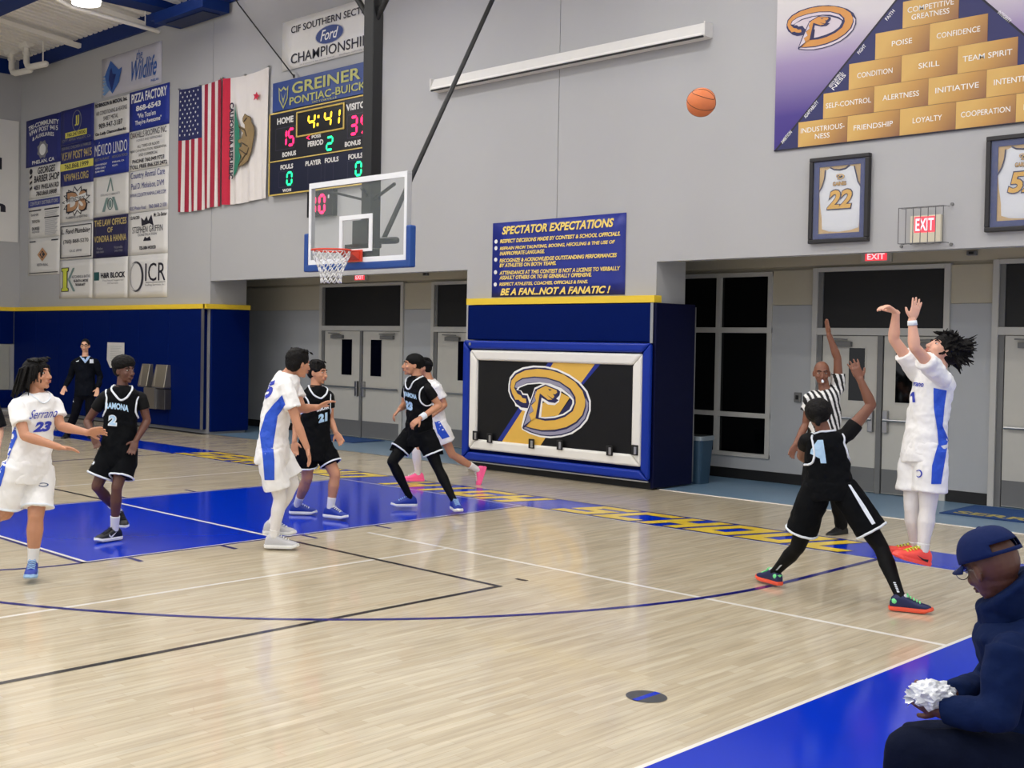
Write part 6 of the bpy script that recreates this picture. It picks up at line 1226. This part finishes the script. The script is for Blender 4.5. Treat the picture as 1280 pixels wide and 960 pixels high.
# dark-clad player cut by the left edge
p = person('dark-clothed person almost wholly cut off by the left photo edge', 12.4,
    dict(head=(-30, 466, 0), neck=(-30, 486, 0), shR=(-49, 500, 0), shL=(-9, 506, 0), elR=(-54, 533, .05), wrR=(-52, 560, -.1), tipR=(-50, 578, -.12), elL=(0, 538, .02), wrL=(-3, 562, -.14), tipL=(-8, 580, -.2),
         hipR=(-40, 565, 0), hipL=(-20, 565, 0), knR=(-42, 615, -.05), anR=(-44, 662, 0), toeR=(-42, 676, -.2), knL=(-20, 615, -.05), anL=(-18, 662, 0), toeL=(-14, 676, -.2)),
    (.4, 0, .9), (0, 1, 0), 'light', H=.98, hair='short', top='tee', topm=UND, shortsm=UND, pants=True, shoecol={'*': (BLKS, BLKS, BLKS)}, vox=.009, sleeve=.9)

# seated man in the foreground
NVJ = mat('navy_fleece', (8, 26, 64), .9, spec=.15, noise_amt=.15, nscale=30, bump=.35, bscale=14); NVT = mat('navy_trousers', (6, 14, 36), .9, spec=.15, noise_amt=.12, nscale=20, bump=.1, bscale=120)
DS_ = 4.35
p = person('seated man in navy cap and navy hooded jacket, lower right foreground', DS_,
    dict(head=(1240, 707, .02), neck=(1268, 772, .06), shL=(1262, 812, -.17), shR=(1272, 800, .22), elL=(1246, 893, -.22), wrL=(1176, 888, -.08), tipL=(1150, 872, -.02), elR=(1235, 860, .34), wrR=(1188, 868, .16), tipR=(1160, 868, .08),
         hipL=(1310, 962, -.10), hipR=(1310, 950, .16), knL=(1136, 938, -.10), anL=(1128, 1082, -.05), toeL=(1080, 1105, -.02), knR=(1150, 925, .32), anR=(1146, 1050, .35), toeR=(1100, 1070, .35), chest=(1305, 860, .03)),
    (-.28, -.36, -.90), (-.28, .93, -.25), 'deep', H=1.0, hair=None, top='jacket', topm=NVJ, shortsm=NVT, pants=True, shoecol={'*': (BLKS, WHT, BLKS)}, vox=.005, fat=1.16, handp=dict(L=dict(n=(.2, .2, -1), curl=1.0), R=dict(n=(0, 0, 1), curl=.9)), hem=-.10)
Q = p['Q']; c, F, U, L = Q['head'], p['F'], p['U'], p['L']
capm = mat('navy_cap_cloth', (6, 26, 74), .8, spec=.2, bump=.1, bscale=150)
me = MB(); vs = []; nA, nB = 32, 12
ct = c + U * .030 - F * .010
for j in range(nB + 1):
    t = (math.pi / 2) * j / nB
    for i in range(nA):
        a = i * math.tau / nA; r = .5 + .5
        vs.append(ct + (L * .090 * math.cos(a) + F * .110 * math.sin(a)) * math.cos(t) ** .75 + U * (.098 * math.sin(t)))
me.add(vs, [(j * nA + i, j * nA + (i + 1) % nA, (j + 1) * nA + (i + 1) % nA, (j + 1) * nA + i) for j in range(nB) for i in range(nA)])
# the opening above the strap at the back of the cap
me.f = [f for f in me.f if not ((V([0, 0, 0]) + sum((me.v[k] for k in f), V((0, 0, 0))) / len(f) - ct).dot(-F) > .085 * 1.0 and .012 < (sum((me.v[k] for k in f), V((0, 0, 0))) / len(f) - ct).dot(U) < .038)]; me.mi = [0] * len(me.f)
co_ = me.build('cap', capm, p['root'], smooth=True); sm = co_.modifiers.new('s', 'SOLIDIFY'); sm.thickness = .004
bm_ = MB(); n = 14; vs = []
for r in (0, 1, 2, 3):
    for i in range(n + 1):
        a = math.radians(25 + 130 * i / n); k = 1 + .56 * r / 3 * max(0, math.sin(a)) ** .8
        vs.append(ct + L * .090 * math.cos(a) * (1 + .03 * r) + F * .110 * math.sin(a) * k - U * (.004 + .010 * r / 3 + .018 * abs(math.cos(a)) * r / 3))
bm_.add(vs, [(r * (n + 1) + i, r * (n + 1) + i + 1, (r + 1) * (n + 1) + i + 1, (r + 1) * (n + 1) + i) for r in range(3) for i in range(n)])
b_ = bm_.build('brim', capm, co_, smooth=True); sm = b_.modifiers.new('s', 'SOLIDIFY'); sm.thickness = .004
MB().ell(ct + U * .099, L * .009, F * .009, U * .006, 10, 6).build('button', capm, co_, smooth=True)
sb_ = MB()
for i in range(6): a = i * math.tau / 6 + .3; sb_.tube([ct + (L * .091 * math.cos(a) + F * .111 * math.sin(a)) * math.cos(t) ** .75 + U * (.0985 * math.sin(t)) for t in [math.pi / 2 * k / 10 for k in range(11)]], .0012, 5)
sb_.build('seams', mat('dark_seam', (8, 20, 50), .8), co_, kind='stuff')
g = MB()
for k in (-1, 1):
    q = [c + F * .104 + U * .000 + L * (.034 * k) + L * .027 * math.cos(i * math.tau / 18) + U * .021 * math.sin(i * math.tau / 18) for i in range(18)]; g.tube(q, .0016, 6, closed=True); g.tube([c + F * .10 + U * .008 + L * .060 * k, c + F * .01 + U * .006 + L * .079 * k, c - F * .02 - U * .012 + L * .078 * k], .0018, 6)
g.tube([c + F * .110 + U * .006 - L * .009, c + F * .110 + U * .006 + L * .009], .0016, 6); g.build('glasses', mat('thin_metal_frame', (170, 166, 160), .25, metal=.9), p['root'])
# hood and collar
nk = Q['neck']; hd = MB(); upv = p['up']
lft, rgt = PX(1227, 760, DS_), PX(1288, 706, DS_ + .02); ra = (rgt - lft) / 2; rc_ = (lft + rgt) / 2; dp = V((FW.x, FW.y, 0)).normalized()
hd.loft([(nk - V((0, 0, .08)), ra * 1.25, dp * .15), (nk.lerp(rc_, .5) , ra * 1.12, dp * .125), (rc_, ra, dp * .135 - V((0, 0, .05))), (rc_ + (rc_ - nk).normalized() * .008, ra * .9, dp * .12 - V((0, 0, .045)))], 26, 2.2)
hd.ell(nk + RT * .06 + V((0, 0, .0)) - dp * .04, RT * .10, dp * .12, V((0, 0, .07)))
place(remesh(hd, .008, 3, .5, .02, .06), 'hood', NVJ, p['root'])
# crumpled white wrapper
wc = PX(1166, 868, DS_ - .06)
wt = thing('foil_wrapper', 'crumpled white wrapper held in the seated man\'s hands', 'wrapper', wc - V((0, 0, .05)))
rnd = random.Random(4); wb_ = MB(); pts = []
bm = bmesh.new(); bmesh.ops.create_icosphere(bm, subdivisions=4, radius=1)
for v_ in bm.verts:
    n_ = noise.noise(v_.co * 2.2) * .35 + noise.noise(v_.co * 5) * .25 + abs(noise.noise(v_.co * 3.3 + V((3, 1, 2)))) * .3
    v_.co = V((v_.co.x * .072, v_.co.y * .050, v_.co.z * .046)) * (1 + n_)
mew = bpy.data.meshes.new('wrapper_body'); bm.to_mesh(mew); bm.free(); mew.materials.append(mat('white_crinkled_foil', (226, 228, 232), .3, metal=.15, noise_amt=.12, nscale=50))
mew.transform(Matrix(((RT.x, FW.x, 0, 0), (RT.y, FW.y, 0, 0), (0, 0, 1, .05), (0, 0, 0, 1)))); wo = bpy.data.objects.new('wrapper_body', mew); COL.objects.link(wo); wo.parent = wt
rf = MB(); 
for i in range(14):
    a = -.9 + 1.8 * i / 14; b = a + 1.8 / 14
    f0 = lambda t, r: wc + RT * (-.055 - r * math.cos(t)) + V((0, 0, .0 + r * math.sin(t) - .01)) + TO * (.012 * math.sin(t * 9))
    rf.add([f0(a, .02), f0(b, .02), f0(b, .042 + .008 * (i % 2)), f0(a, .042 + .008 * ((i + 1) % 2))], [(0, 1, 2, 3)])
rf.build('crimped_edge', mat('white_crinkled_foil', (226, 228, 232)), wt)
# bench under him
bq = p['pel']; bt_ = thing('bleacher_bench', 'tan bleacher seat under the seated man at the lower right corner', 'bench', (bq.x + .2, bq.y, 0))
zt = bq.z - .135
benchm = mat('bench_tan', (168, 152, 128), .5)
B(bq.x - .17, bq.x + .22, bq.y - 2.2, bq.y + .42, zt - .045, zt).build('seat_board', benchm, bt_, bevel=.01)
for yy in (-2.0, -.9, .3): B(bq.x - .05, bq.x + .1, bq.y + yy - .03, bq.y + yy + .03, 0, zt - .045).build('leg', KICK, bt_, bevel=.005)
